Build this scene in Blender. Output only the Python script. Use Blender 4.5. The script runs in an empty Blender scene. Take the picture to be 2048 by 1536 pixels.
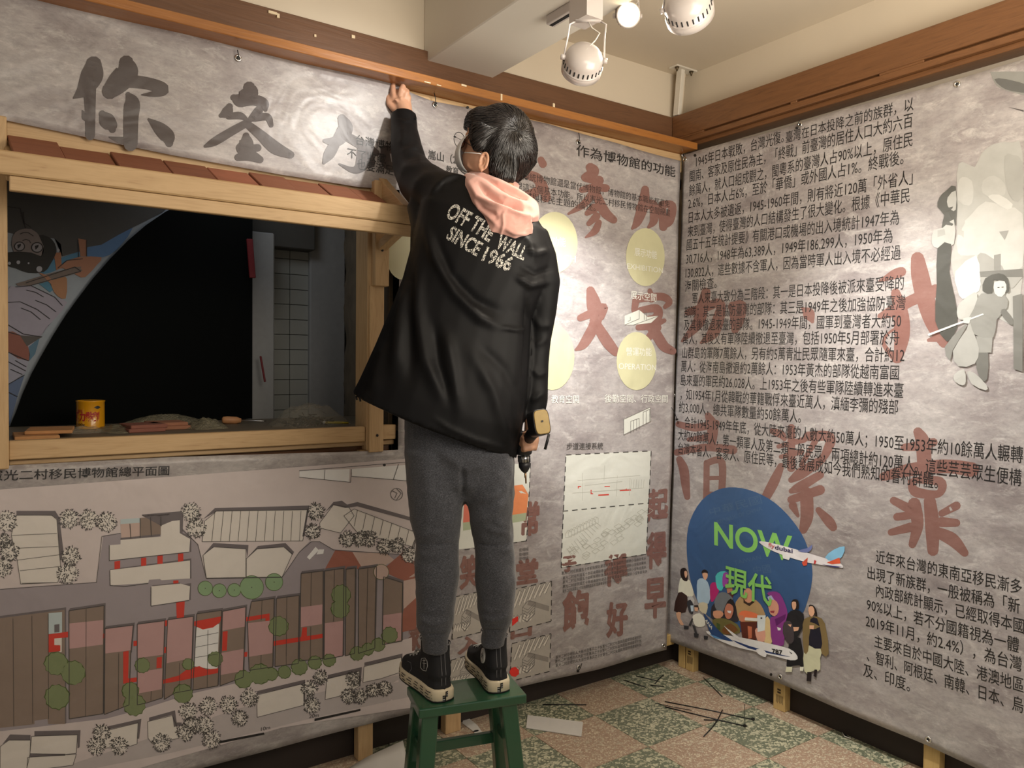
import bpy, bmesh, math, random
from mathutils import Vector, Matrix, noise
from mathutils.bvhtree import BVHTree
random.seed(7)
S = bpy.context.scene
COL = S.collection

# ---------------------------------------------------------------- camera
CAM = Vector((-2.665, -2.49, 1.403))
FPX, YAW, PITCH, ROLL = 1532.17, math.radians(34.6233), math.radians(1.4247), math.radians(-0.5338)
FW = Vector((math.sin(YAW)*math.cos(PITCH), math.cos(YAW)*math.cos(PITCH), -math.sin(PITCH)))
_R0 = Vector((math.cos(YAW), -math.sin(YAW), 0)); _U0 = _R0.cross(FW)
RT = _R0*math.cos(ROLL) - _U0*math.sin(ROLL)
UP = _R0*math.sin(ROLL) + _U0*math.cos(ROLL)
cam_d = bpy.data.cameras.new('camera'); cam = bpy.data.objects.new('camera', cam_d); COL.objects.link(cam)
cam.matrix_world = Matrix(((RT.x, UP.x, -FW.x, CAM.x), (RT.y, UP.y, -FW.y, CAM.y), (RT.z, UP.z, -FW.z, CAM.z), (0, 0, 0, 1)))
cam_d.sensor_width = 36; cam_d.lens = FPX*36/2048; cam_d.clip_start = .05
S.camera = cam

def ray(x, y): return (FW*FPX + RT*(x-1024) - UP*(y-768)).normalized()
def on(x, y, ax, v):
    r = ray(x, y); return CAM + r*((v-CAM[ax])/r[ax])
def W(x, y, d):
    r = ray(x, y); return CAM + r*(d/r.dot(FW))
def pB(x, y, v=0.0): p = on(x, y, 1, v); return (p.x, p.z)      # back banner plane
def pR(x, y, v=0.0): p = on(x, y, 0, v); return (p.y, p.z)      # right banner plane
def pZ(x, y, v=0.0): p = on(x, y, 2, v); return (p.x, p.y)

# ---------------------------------------------------------------- world, lights, exposure
S.view_settings.view_transform = 'Standard'; S.view_settings.look = 'None'
S.view_settings.exposure = 0.08; S.view_settings.gamma = 1.0
S.view_settings.use_curve_mapping = False
wd = bpy.data.worlds.new('room_air'); S.world = wd; wd.use_nodes = True
wd.node_tree.nodes['Background'].inputs[0].default_value = (1.0, .91, .82, 1)
wd.node_tree.nodes['Background'].inputs[1].default_value = 0.33

def light(name, kind, loc, energy, col, aim=None, size=.1, angle=60, blend=.6):
    l = bpy.data.lights.new(name, kind); l.energy = energy; l.color = col
    o = bpy.data.objects.new(name, l); COL.objects.link(o); o.location = loc
    if kind == 'AREA': l.size = size
    else: l.shadow_soft_size = size
    if kind == 'SPOT': l.spot_size = math.radians(angle); l.spot_blend = blend
    if aim is not None:
        o.rotation_euler = (Vector(aim)-Vector(loc)).to_track_quat('-Z', 'Y').to_euler()
    return o
L1 = W(1168, 150, 2.22); L2 = W(1255, 42, 2.42); L3 = W(1400, 40, 2.25)
tB = pB(1130, 690); tR = pR(1860, 1010); tL = pB(720, 280)
light('spot_lamp_back', 'SPOT', (L1.x+.02, L1.y+.03, L1.z-.03), 135, (1, .98, .95), (tB[0], 0, tB[1]), .04, 56, 1.0)
light('spot_lamp_right', 'SPOT', (L3.x+.05, L3.y, L3.z-.05), 112, (1, .97, .92), (0, tR[0], tR[1]), .05, 74, 1.0)
light('spot_lamp_left', 'SPOT', (-1.31, -1.02, 2.49), 34, (1, .96, .90), (tL[0], 0, tL[1]), .03, 54, 1.0)
light('spot_lamp_figure', 'SPOT', (L2.x+.03, L2.y-.07, L2.z-.04), 50, (1, .90, .76), (-1.75, -1.9, .2), .04, 112, .8)
light('ceiling_bounce', 'AREA', (-1.8, -3.0, 2.5), 24, (1, .90, .76), (-1.2, -.6, .9), 1.2)
light('ceiling_fill', 'AREA', (-1.0, -1.9, 1.9), 27, (1, .90, .76), (-.9, -.8, 2.78), 1.0)  # unseen area light added below to brighten the ceiling, no fitting there

# ---------------------------------------------------------------- materials
def newmat(name):
    m = bpy.data.materials.new(name); m.use_nodes = True; nt = m.node_tree
    b = nt.nodes['Principled BSDF']; return m, nt, b
def N(nt, t, **kw):
    n = nt.nodes.new(t)
    for k, v in kw.items(): setattr(n, k, v)
    return n
def s2l(c): return tuple((x/12.92 if x <= .04045 else ((x+.055)/1.055)**2.4) for x in c)
def c8(r, g, b): return s2l((r/255, g/255, b/255))
_mc = {}
def flat(name, col, rough=.6, metal=0, emit=None, noise_amt=.08, scale=40, spec=.5, bump=0, coat=0):
    if name in _mc: return _mc[name]
    m, nt, b = newmat(name); L = nt.links
    b.inputs['Roughness'].default_value = rough; b.inputs['Metallic'].default_value = metal
    b.inputs['Specular IOR Level'].default_value = spec
    b.inputs['Coat Weight'].default_value = coat
    g = N(nt, 'ShaderNodeNewGeometry'); n = N(nt, 'ShaderNodeTexNoise'); n.inputs['Scale'].default_value = scale
    n.inputs['Detail'].default_value = 3
    L.new(g.outputs['Position'], n.inputs['Vector'])
    mx = N(nt, 'ShaderNodeMix', data_type='RGBA'); k = noise_amt
    mx.inputs[6].default_value = (*[max(0, c*(1-k)) for c in col[:3]], 1); mx.inputs[7].default_value = (*[min(1, c*(1+k)) for c in col[:3]], 1)
    L.new(n.outputs['Fac'], mx.inputs[0]); L.new(mx.outputs[2], b.inputs['Base Color'])
    if bump:
        bp = N(nt, 'ShaderNodeBump'); bp.inputs['Strength'].default_value = bump; bp.inputs['Distance'].default_value = .004
        L.new(n.outputs['Fac'], bp.inputs['Height']); L.new(bp.outputs[0], b.inputs['Normal'])
    if emit:
        b.inputs['Emission Color'].default_value = (*emit[0], 1); b.inputs['Emission Strength'].default_value = emit[1]
    _mc[name] = m; return m

def ramp(nt, fac, stops):
    r = N(nt, 'ShaderNodeValToRGB'); e = r.color_ramp.elements
    while len(e) > len(stops): e.remove(e[-1])
    while len(e) < len(stops): e.new(.5)
    for i, (p, c) in enumerate(stops): e[i].position = p; e[i].color = (*c[:3], 1)
    nt.links.new(fac, r.inputs[0]); return r.outputs[0]

def wrinkle_group():
    g = bpy.data.node_groups.new('vinyl_wrinkles', 'ShaderNodeTree')
    g.interface.new_socket('Normal', in_out='OUTPUT', socket_type='NodeSocketVector')
    out = g.nodes.new('NodeGroupOutput'); L = g.links
    geo = g.nodes.new('ShaderNodeNewGeometry')
    n1 = g.nodes.new('ShaderNodeTexNoise'); n1.inputs['Scale'].default_value = 5; n1.inputs['Detail'].default_value = 2; n1.inputs['Distortion'].default_value = 1.2
    n2 = g.nodes.new('ShaderNodeTexNoise'); n2.inputs['Scale'].default_value = 60; n2.inputs['Detail'].default_value = 4
    L.new(geo.outputs['Position'], n1.inputs['Vector']); L.new(geo.outputs['Position'], n2.inputs['Vector'])
    b1 = g.nodes.new('ShaderNodeBump'); b1.inputs['Strength'].default_value = .24; b1.inputs['Distance'].default_value = .03
    b2 = g.nodes.new('ShaderNodeBump'); b2.inputs['Strength'].default_value = .25; b2.inputs['Distance'].default_value = .001
    L.new(n1.outputs['Fac'], b1.inputs['Height']); L.new(n2.outputs['Fac'], b2.inputs['Height'])
    L.new(b1.outputs[0], b2.inputs['Normal']); L.new(b2.outputs[0], out.inputs[0])
    return g
WG = wrinkle_group()

def concrete_print(name, tint=None, amt=0.0):
    """grey mottled plaster pattern printed on vinyl; tint = translucent brush colour over it"""
    if name in _mc: return _mc[name]
    m, nt, b = newmat(name); L = nt.links
    geo = N(nt, 'ShaderNodeNewGeometry')
    mp = N(nt, 'ShaderNodeMapping'); mp.inputs['Scale'].default_value = (1, 1, 2.2); L.new(geo.outputs['Position'], mp.inputs['Vector'])
    n1 = N(nt, 'ShaderNodeTexNoise'); n1.inputs['Scale'].default_value = 3.2; n1.inputs['Detail'].default_value = 9; n1.inputs['Roughness'].default_value = .62
    n1.inputs['Distortion'].default_value = .4
    n2 = N(nt, 'ShaderNodeTexNoise'); n2.inputs['Scale'].default_value = 34; n2.inputs['Detail'].default_value = 8; n2.inputs['Roughness'].default_value = .75
    n2.inputs['Distortion'].default_value = .3
    n3 = N(nt, 'ShaderNodeTexNoise'); n3.inputs['Scale'].default_value = 11; n3.inputs['Detail'].default_value = 9; n3.inputs['Roughness'].default_value = .78; n3.inputs['Distortion'].default_value = .5
    for n in (n1, n2, n3): L.new(mp.outputs[0], n.inputs['Vector'])
    base = ramp(nt, n1.outputs['Fac'], [(.3, (.245, .215, .215)), (.48, (.35, .32, .315)), (.72, (.465, .44, .43))])
    sc = ramp(nt, n3.outputs['Fac'], [(.52, (0, 0, 0)), (.60, (.34, .34, .34)), (.72, (.75, .75, .75))])
    mx = N(nt, 'ShaderNodeMix', data_type='RGBA', blend_type='MIX'); mx.inputs[7].default_value = (.60, .575, .55, 1)
    L.new(sc, mx.inputs[0]); L.new(base, mx.inputs[6])
    fn = ramp(nt, n2.outputs['Fac'], [(.34, (.80, .80, .81)), (.5, (1, 1, 1)), (.66, (1.16, 1.15, 1.14))])
    ml = N(nt, 'ShaderNodeMix', data_type='RGBA', blend_type='MULTIPLY'); ml.inputs[0].default_value = .9
    L.new(mx.outputs[2], ml.inputs[6]); L.new(fn, ml.inputs[7])
    col = ml.outputs[2]
    if tint:
        t = N(nt, 'ShaderNodeMix', data_type='RGBA'); t.inputs[0].default_value = amt; t.inputs[7].default_value = (*tint, 1)
        L.new(col, t.inputs[6]); col = t.outputs[2]
    L.new(col, b.inputs['Base Color']); b.inputs['Roughness'].default_value = .34; b.inputs['Specular IOR Level'].default_value = .45
    g = N(nt, 'ShaderNodeGroup'); g.node_tree = WG; L.new(g.outputs[0], b.inputs['Normal'])
    _mc[name] = m; return m
def ink(name, col, rough=.42, var=.06):
    if name in _mc: return _mc[name]
    m = flat(name, col, rough, noise_amt=var, scale=25); nt = m.node_tree
    g = N(nt, 'ShaderNodeGroup'); g.node_tree = WG; nt.links.new(g.outputs[0], nt.nodes['Principled BSDF'].inputs['Normal'])
    return m

def wood(name, light_c, dark_c, axis=0, scale=1.0, rough=.55, coat=0, knots=True):
    if name in _mc: return _mc[name]
    m, nt, b = newmat(name); L = nt.links
    geo = N(nt, 'ShaderNodeNewGeometry'); mp = N(nt, 'ShaderNodeMapping')
    s = [14*scale]*3; s[axis] = 1.1*scale; mp.inputs['Scale'].default_value = s
    L.new(geo.outputs['Position'], mp.inputs['Vector'])
    n1 = N(nt, 'ShaderNodeTexNoise'); n1.inputs['Scale'].default_value = 1.6; n1.inputs['Detail'].default_value = 3; n1.inputs['Distortion'].default_value = .6
    L.new(mp.outputs[0], n1.inputs['Vector'])
    mu = N(nt, 'ShaderNodeMath', operation='MULTIPLY'); mu.inputs[1].default_value = 9; L.new(n1.outputs['Fac'], mu.inputs[0])
    fr = N(nt, 'ShaderNodeMath', operation='PINGPONG'); fr.inputs[1].default_value = 1; L.new(mu.outputs[0], fr.inputs[0])
    n2 = N(nt, 'ShaderNodeTexNoise'); n2.inputs['Scale'].default_value = 14; n2.inputs['Detail'].default_value = 6; L.new(mp.outputs[0], n2.inputs['Vector'])
    ad = N(nt, 'ShaderNodeMath', operation='MULTIPLY_ADD'); ad.inputs[1].default_value = .55; L.new(fr.outputs[0], ad.inputs[0]); 
    m2 = N(nt, 'ShaderNodeMath', operation='MULTIPLY'); m2.inputs[1].default_value = .55; L.new(n2.outputs['Fac'], m2.inputs[0]); L.new(m2.outputs[0], ad.inputs[2])
    mid = tuple((a+c)/2 for a, c in zip(light_c, dark_c))
    col = ramp(nt, ad.outputs[0], [(.1, mid), (.45, light_c), (.8, tuple(.75*a+.25*c for a, c in zip(light_c, dark_c))), (1, dark_c)])
    L.new(col, b.inputs['Base Color']); b.inputs['Roughness'].default_value = rough; b.inputs['Coat Weight'].default_value = coat
    bp = N(nt, 'ShaderNodeBump'); bp.inputs['Strength'].default_value = .25; bp.inputs['Distance'].default_value = .002
    L.new(ad.outputs[0], bp.inputs['Height']); L.new(bp.outputs[0], b.inputs['Normal'])
    _mc[name] = m; return m
PINE = [wood('pine_%s' % 'xyz'[a], (.60, .41, .215), (.38, .22, .095), a) for a in range(3)]
PINEY = wood('pine_stud_yellow', (.60, .42, .17), (.42, .26, .08), 2)
BROWN = [wood('stained_brown_%s' % 'xyz'[a], (.185, .08, .03), (.07, .028, .011), a, rough=.4, coat=.15) for a in range(3)]
ORANGE = wood('stained_amber_x', (.36, .145, .035), (.20, .07, .02), 0, rough=.35, coat=.2)
DARKB = wood('stained_dull_x', (.15, .070, .033), (.075, .036, .018), 0, rough=.5)
GREY = wood('dusty_shelf_wood', (.16, .13, .09), (.10, .08, .06), 0)

# ---------------------------------------------------------------- mesh helpers
def meshdata(name, verts, faces, mat=None, smooth=False):
    me = bpy.data.meshes.new(name); me.from_pydata([tuple(v) for v in verts], [], faces); me.update()
    if mat: me.materials.append(mat)
    if smooth: me.polygons.foreach_set('use_smooth', [True]*len(me.polygons))
    return me
def mk(name, verts, faces, mat=None, parent=None, smooth=False):
    o = bpy.data.objects.new(name, meshdata(name, verts, faces, mat, smooth)); COL.objects.link(o)
    if parent: setpar(o, parent)
    return o
def setpar(o, p):
    o.parent = p
    if p.type == 'EMPTY': o.matrix_parent_inverse = Matrix.Translation(p.location).inverted()
def thing(name, label, cat, loc=(0, 0, 0), group=None):
    o = bpy.data.objects.new(name, None); o.empty_display_size = .05; COL.objects.link(o); o.location = loc
    tag(o, label, cat, group); return o
def tag(o, label=None, cat=None, group=None, kind=None):
    if label: o['label'] = label
    if cat: o['category'] = cat
    if group: o['group'] = group
    if kind: o['kind'] = kind
    return o
def boxvf(x0, x1, y0, y1, z0, z1):
    v = [(x, y, z) for z in (z0, z1) for y in (y0, y1) for x in (x0, x1)]
    f = [(0, 2, 3, 1), (4, 5, 7, 6), (0, 1, 5, 4), (2, 6, 7, 3), (0, 4, 6, 2), (1, 3, 7, 5)]
    return v, f
def addbevel(o, w=.002, seg=1):
    b = o.modifiers.new('bevel', 'BEVEL'); b.width = w; b.segments = seg; b.limit_method = 'ANGLE'; return o
def box(name, x0, x1, y0, y1, z0, z1, mat, parent=None, bevel=.002):
    v, f = boxvf(x0, x1, y0, y1, z0, z1); o = mk(name, v, f, mat, parent)
    if bevel: addbevel(o, bevel)
    return o
def beam2(name, a, b, w, h, mat, parent=None, up=(0, 0, 1), bevel=.002):
    """box bar between points a and b; w across, h along 'up'"""
    a = Vector(a); b = Vector(b); d = (b-a).normalized(); s = d.cross(Vector(up)).normalized(); u = s.cross(d)
    v = [p + s*(sx*w/2) + u*(sz*h/2) for p in (a, b) for sz in (-1, 1) for sx in (-1, 1)]
    f = [(0, 1, 3, 2), (4, 6, 7, 5), (0, 4, 5, 1), (2, 3, 7, 6), (0, 2, 6, 4), (1, 5, 7, 3)]
    o = mk(name, v, f, mat, parent)
    if bevel: addbevel(o, bevel)
    return o
class MB:
    def __init__(s): s.v = []; s.f = []
    def add(s, v, f):
        n = len(s.v); s.v += [Vector(p) for p in v]; s.f += [tuple(i+n for i in q) for q in f]; return s
    def loft(s, rings, cap=True, closed=False):
        n = len(rings[0]); b = len(s.v)
        for r in rings: s.v += [Vector(p) for p in r]
        m = len(rings)
        for i in range(m if closed else m-1):
            for j in range(n):
                a = b+i*n+j; c = b+i*n+(j+1) % n; a2 = b+((i+1) % m)*n+j; c2 = b+((i+1) % m)*n+(j+1) % n
                s.f.append((a, c, c2, a2))
        if cap and not closed:
            s.f.append(tuple(b+j for j in range(n-1, -1, -1))); s.f.append(tuple(b+(m-1)*n+j for j in range(n)))
        return s
    def tube(s, pts, radii, n=12, cap=True, squash=None, up=None):
        """round tube through pts; squash=(factor, dirvector)"""
        pts = [Vector(p) for p in pts]; rings = []; u = None
        if not hasattr(radii, '__len__'): radii = [radii]*len(pts)
        for i, p in enumerate(pts):
            d = (pts[min(i+1, len(pts)-1)]-pts[max(i-1, 0)]).normalized()
            if u is None: 
                t = Vector(up) if up else (Vector((0, 0, 1)) if abs(d.z) < .9 else Vector((1, 0, 0)))
                u = (t-d*t.dot(d)).normalized()
            else: u = (u-d*u.dot(d)).normalized()
            w = d.cross(u); ring = []
            for k in range(n):
                an = 2*math.pi*k/n; o = (u*math.cos(an)+w*math.sin(an))*radii[i]
                if squash: sd = Vector(squash[1]).normalized(); o -= sd*(o.dot(sd)*(1-squash[0]))
                ring.append(p+o)
            rings.append(ring)
        return s.loft(rings, cap)
    def ball(s, c, r, n=12, m=8, axes=None):
        c = Vector(c); r = r if hasattr(r, '__len__') else (r, r, r)
        A = axes or (Vector((1, 0, 0)), Vector((0, 1, 0)), Vector((0, 0, 1))); rings = []
        for i in range(m+1):
            th = math.pi*(.02+.96*i/m)
            rings.append([c + A[0]*(r[0]*math.sin(th)*math.cos(2*math.pi*j/n)) + A[1]*(r[1]*math.sin(th)*math.sin(2*math.pi*j/n)) + A[2]*(r[2]*-math.cos(th)) for j in range(n)])
        return s.loft(rings)
    def box(s, *a): return s.add(*boxvf(*a))
    def build(s, name, mat, parent=None, smooth=True):
        return mk(name, s.v, s.f, mat, parent, smooth)
    def remesh(s, name, mat, parent, voxel, smooth_it=6, fn=None, factor=.5):
        o = mk('tmp', s.v, s.f, mat)
        bm = bmesh.new(); bm.from_mesh(o.data); bmesh.ops.recalc_face_normals(bm, faces=bm.faces); bm.to_mesh(o.data); bm.free()
        md = o.modifiers.new('r', 'REMESH'); md.mode = 'VOXEL'; md.voxel_size = voxel
        if smooth_it:
            sm = o.modifiers.new('s', 'SMOOTH'); sm.factor = factor; sm.iterations = smooth_it
        me = bpy.data.meshes.new_from_object(o.evaluated_get(bpy.context.evaluated_depsgraph_get()))
        bpy.data.objects.remove(o)
        me.name = name; me.materials.clear(); me.materials.append(mat)
        if fn:
            nrm = [v.normal.copy() for v in me.vertices]
            for v, nn in zip(me.vertices, nrm): v.co = fn(v.co.copy(), nn)
        me.polygons.foreach_set('use_smooth', [True]*len(me.polygons)); me.update()
        r = bpy.data.objects.new(name, me); COL.objects.link(r)
        if parent: setpar(r, parent)
        return r
def px_of(P):
    d = P-CAM; z = d.dot(FW); return 1024+FPX*d.dot(RT)/z, 768-FPX*d.dot(UP)/z
def smoothstep(a, b, x):
    t = max(0, min(1, (x-a)/(b-a))); return t*t*(3-2*t)

# ---- banner surfaces (offset out from the plane into the room)
def bumpg(d, w): return math.exp(-(d/w)**2)
def waveB(x, z):
    w = .014 + .004*noise.noise(Vector((x*2.1, z*1.7, 3.1))) + .002*noise.noise(Vector((x*6, z*5, 8)))
    w += .0009*bumpg(z-.905+.01*x, .012) if x > -1.4 else 0
    if z < .3 and x > -1.45: w += .008*(.3-z)/.3*(1+math.sin(x*9))
    if z > 2.25: w += .004*math.sin(x*11)*(z-2.25)/.12
    return w
YC = pR(1916, 500)[0]
def waveR(y, z):
    w = .014 + .005*noise.noise(Vector((y*2.0, z*1.8, 13.1))) + .002*noise.noise(Vector((y*6, z*5, 4)))
    w += .0010*bumpg(y-YC, .010)
    if z < .4: w += .010*(.4-z)/.4*(1+math.sin(y*7+1))
    return w
def P3(pl, u, v, off=0.0):
    return Vector((u, -waveB(u, v)-off, v)) if pl == 'B' else Vector((-waveR(u, v)-off, u, v))
LAY = .00025
def decal(name, pl, polys, mat, parent, layer=1, cell=.035, tri=None):
    """flat print on banner: polys = list of [(u,v)...] or tri=(verts2d, faces)"""
    bm = bmesh.new()
    if tri:
        vs = [bm.verts.new((a, b, 0)) for a, b in tri[0]]
        for f in tri[1]:
            try: bm.faces.new([vs[i] for i in f])
            except ValueError: pass
    for poly in polys or []:
        vs = [bm.verts.new((a, b, 0)) for a, b in poly]
        try: bm.faces.new(vs)
        except ValueError: pass
    if polys: bmesh.ops.triangulate(bm, faces=[f for f in bm.faces if len(f.verts) > 4 or True])
    us = [v.co.x for v in bm.verts]; vv = [v.co.y for v in bm.verts]
    if not us: bm.free(); return None
    for ax, (lo, hi) in enumerate(((min(us), max(us)), (min(vv), max(vv)))):
        if hi-lo > cell*1.2 and not (tri and len(bm.verts) > 400 and cell >= .035):
            k = math.floor(lo/cell)+1
            while k*cell < hi:
                co = [0, 0, 0]; co[ax] = k*cell; no = [0, 0, 0]; no[ax] = 1
                bmesh.ops.bisect_plane(bm, geom=bm.verts[:]+bm.edges[:]+bm.faces[:], plane_co=co, plane_no=no, dist=1e-6); k += 1
    for v in bm.verts: v.co = P3(pl, v.co.x, v.co.y, .0012+LAY*layer)
    me = bpy.data.meshes.new(name); bm.to_mesh(me); bm.free(); me.materials.append(mat)
    o = bpy.data.objects.new(name, me); COL.objects.link(o)
    if parent: setpar(o, parent)
    return o
def pix(pl, pts):
    f = pB if pl == 'B' else pR
    return [f(x, y) for x, y in pts]
def ell(cx, cy, rx, ry, n=28, rot=0):
    c, s = math.cos(rot), math.sin(rot)
    return [(cx+rx*math.cos(a)*c-ry*math.sin(a)*s, cy+rx*math.cos(a)*s+ry*math.sin(a)*c) for a in [2*math.pi*i/n for i in range(n)]]
def stroke2(pts, close=False):
    """variable-width brush stroke -> list of polygons (pixels)"""
    out = []; P = []
    # catmull resample
    n = len(pts)
    for i in range(n-1):
        p0, p1, p2, p3 = pts[max(i-1, 0)], pts[i], pts[i+1], pts[min(i+2, n-1)]
        for k in range(6):
            t = k/6
            P.append(tuple(.5*((2*p1[j])+(-p0[j]+p2[j])*t+(2*p0[j]-5*p1[j]+4*p2[j]-p3[j])*t*t+(-p0[j]+3*p1[j]-3*p2[j]+p3[j])*t**3) for j in range(3)))
    P.append(pts[-1]); L = []; R = []
    for i, (x, y, w) in enumerate(P):
        a = P[max(i-1, 0)]; b = P[min(i+1, len(P)-1)]; dx, dy = b[0]-a[0], b[1]-a[1]; l = math.hypot(dx, dy) or 1
        nx, ny = -dy/l*w/2, dx/l*w/2; L.append((x+nx, y+ny)); R.append((x-nx, y-ny))
    for i in range(len(L)-1): out.append([L[i], L[i+1], R[i+1], R[i]])
    for e in (0, -1):
        x, y, w = P[e]; out.append(ell(x, y, w/2, w/2, 10))
    return out
def seg(pts, w):   # constant width polyline in pixels
    out = []
    for (x0, y0), (x1, y1) in zip(pts[:-1], pts[1:]):
        l = math.hypot(x1-x0, y1-y0) or 1; nx, ny = -(y1-y0)/l*w/2, (x1-x0)/l*w/2
        out.append([(x0+nx, y0+ny), (x1+nx, y1+ny), (x1-nx, y1-ny), (x0-nx, y0-ny)])
    return out
_gc = {}
def glyphs(s, off=0.0, shear=0, res=None):
    res = res or (6 if len(s) < 11 and max(map(ord, s)) < 256 else 2)
    k = (s, off, shear)
    if k in _gc: return _gc[k]
    cu = bpy.data.curves.new('glyph', 'FONT'); cu.body = s; cu.resolution_u = res; cu.offset = off; cu.shear = shear
    o = bpy.data.objects.new('glyph', cu); COL.objects.link(o)
    me = bpy.data.meshes.new_from_object(o.evaluated_get(bpy.context.evaluated_depsgraph_get()))
    v = [(p.co.x, p.co.y) for p in me.vertices]; f = [tuple(p.vertices) for p in me.polygons]
    bpy.data.objects.remove(o); bpy.data.curves.remove(cu); bpy.data.meshes.remove(me)
    _gc[k] = (v, f); return v, f
def text(pl, s, a, b, hpx, mat, parent, name='text_line', layer=2, off=0.0, squeeze=True):
    """text baseline from pixel a to pixel b (both on the banner plane), height hpx at the left end"""
    v, f = glyphs(s, off)
    if not v: return None
    x0 = min(p[0] for p in v); x1 = max(p[0] for p in v)
    fn = pB if pl == 'B' else pR
    A = Vector(fn(*a)); Bv = Vector(fn(*b)); U = (Bv-A); 
    H = (Vector(fn(a[0], a[1]-hpx))-A); hh = abs(H.y)
    Vd = Vector((-U.y, U.x)).normalized()*hh/.78
    if Vd.y < 0: Vd = -Vd
    pts = [tuple(A+U*((p[0]-x0)/(x1-x0))+Vd*(p[1]+.08)) for p in v]
    return decal(name, pl, None, mat, parent, layer, tri=(pts, f))

# ================================================================ structure
PLASTER = flat('cream_plaster', (.66, .58, .46), .8, noise_amt=.05, scale=4, bump=.2)
PLASTW = flat('white_plaster', (.74, .70, .62), .8, noise_amt=.04, scale=4, bump=.15)
DARKW = flat('dark_base_paint', (.028, .019, .015), .7, noise_amt=.3, scale=8)
ROUGHC = flat('raw_concrete', (.20, .16, .11), .95, noise_amt=.5, scale=9, bump=1.0)
def struct(o): o['kind'] = 'structure'; return o

ceil = struct(box('ceiling', -5.6, .3, -4.6, 2.2, 2.785, 2.9, PLASTER, bevel=0))
cb = box('beam', -1.293, -1.0, -4.5, .1, 2.535, 2.79, PLASTW, ceil, bevel=.004)
# upper wall, the wall around the opening, and the dark base under the banners
bm_ = MB()
for q in ((-5.6, .2, .1, .22, 2.25, 2.8), (-5.6, -3.25, .1, .22, .2, 2.3), (-1.25, .2, .1, .22, .2, 2.3), (-3.3, -1.2, .1, .22, .2, 1.08)):
    bm_.box(*q)
wb = struct(bm_.build('wall_back', PLASTER, None, False))
wr = struct(box('wall_right', .1, .25, -4.6, .2, .2, 2.8, PLASTER, bevel=0))
struct(box('baseboard_back', -5.6, .1, .062, .13, 0, .26, DARKW, bevel=0))
struct(box('baseboard_right', .045, .12, -4.6, .12, 0, .26, DARKW, bevel=0))
# stained timber rails
t1 = struct(box('trim_1', -4.2, .03, .07, .105, 2.40, 2.571, DARKB, bevel=.003)); t1['label'] = 'dull brown plank fixed high on the back wall'
t2 = struct(box('trim_2', -4.2, .0, -.09, .069, 2.384, 2.414, ORANGE, bevel=.002)); t2['label'] = 'amber stained ledge rail under the plank'
bm_ = MB(); bm_.box(0, .099, -4.4, .068, 2.466, 2.571).box(.014, .099, -4.4, .068, 2.457, 2.466)
bm_.box(.001, .099, -4.4, .068, 2.434, 2.4575)
for y0, y1 in ((-.12, .06), (-.60, -.57), (-1.10, -.94), (-4.4, -2.2)): bm_.box(.0005, .099, y0, y1, 2.457, 2.4662)
t3 = struct(bm_.build('trim_3', BROWN[1], None, False)); addbevel(t3, .002); t3['label'] = 'dark brown grooved beam along the right wall'
box('batten', .02, .1, -4.4, .05, 2.415, 2.434, BROWN[1], t3)
# paint chips on rails
pc = flat('bare_wood_chip', (.75, .62, .42), .8)
bm_ = MB()
for (px, py, w, h) in ((212, 8, 12, 8), (545, 26, 16, 5), (556, 32, 5, 8), (706, 74, 7, 6), (630, 72, 4, 5)):
    x, z = pB(px, py, .068); s = 2.7/FPX
    bm_.box(x-w*s/2, x+w*s/2, .064, .07, z-h*s/2, z+h*s/2)
bm_.build('paint_chip', pc, t1, False)
bm_ = MB()
for (px, py, w, h) in ((855, 167, 14, 3), (878, 173, 10, 3), (928, 170, 12, 5), (1003, 195, 4, 12), (1108, 205, 5, 4)):
    x, z = pB(px, py, -.092); s = 2.7/FPX
    bm_.box(x-w*s/2, x+w*s/2, -.0925, -.088, max(2.386, z-h*s/2), min(2.412, z+h*s/2+.003))
bm_.build('paint_chip', pc, t2, False)

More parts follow.
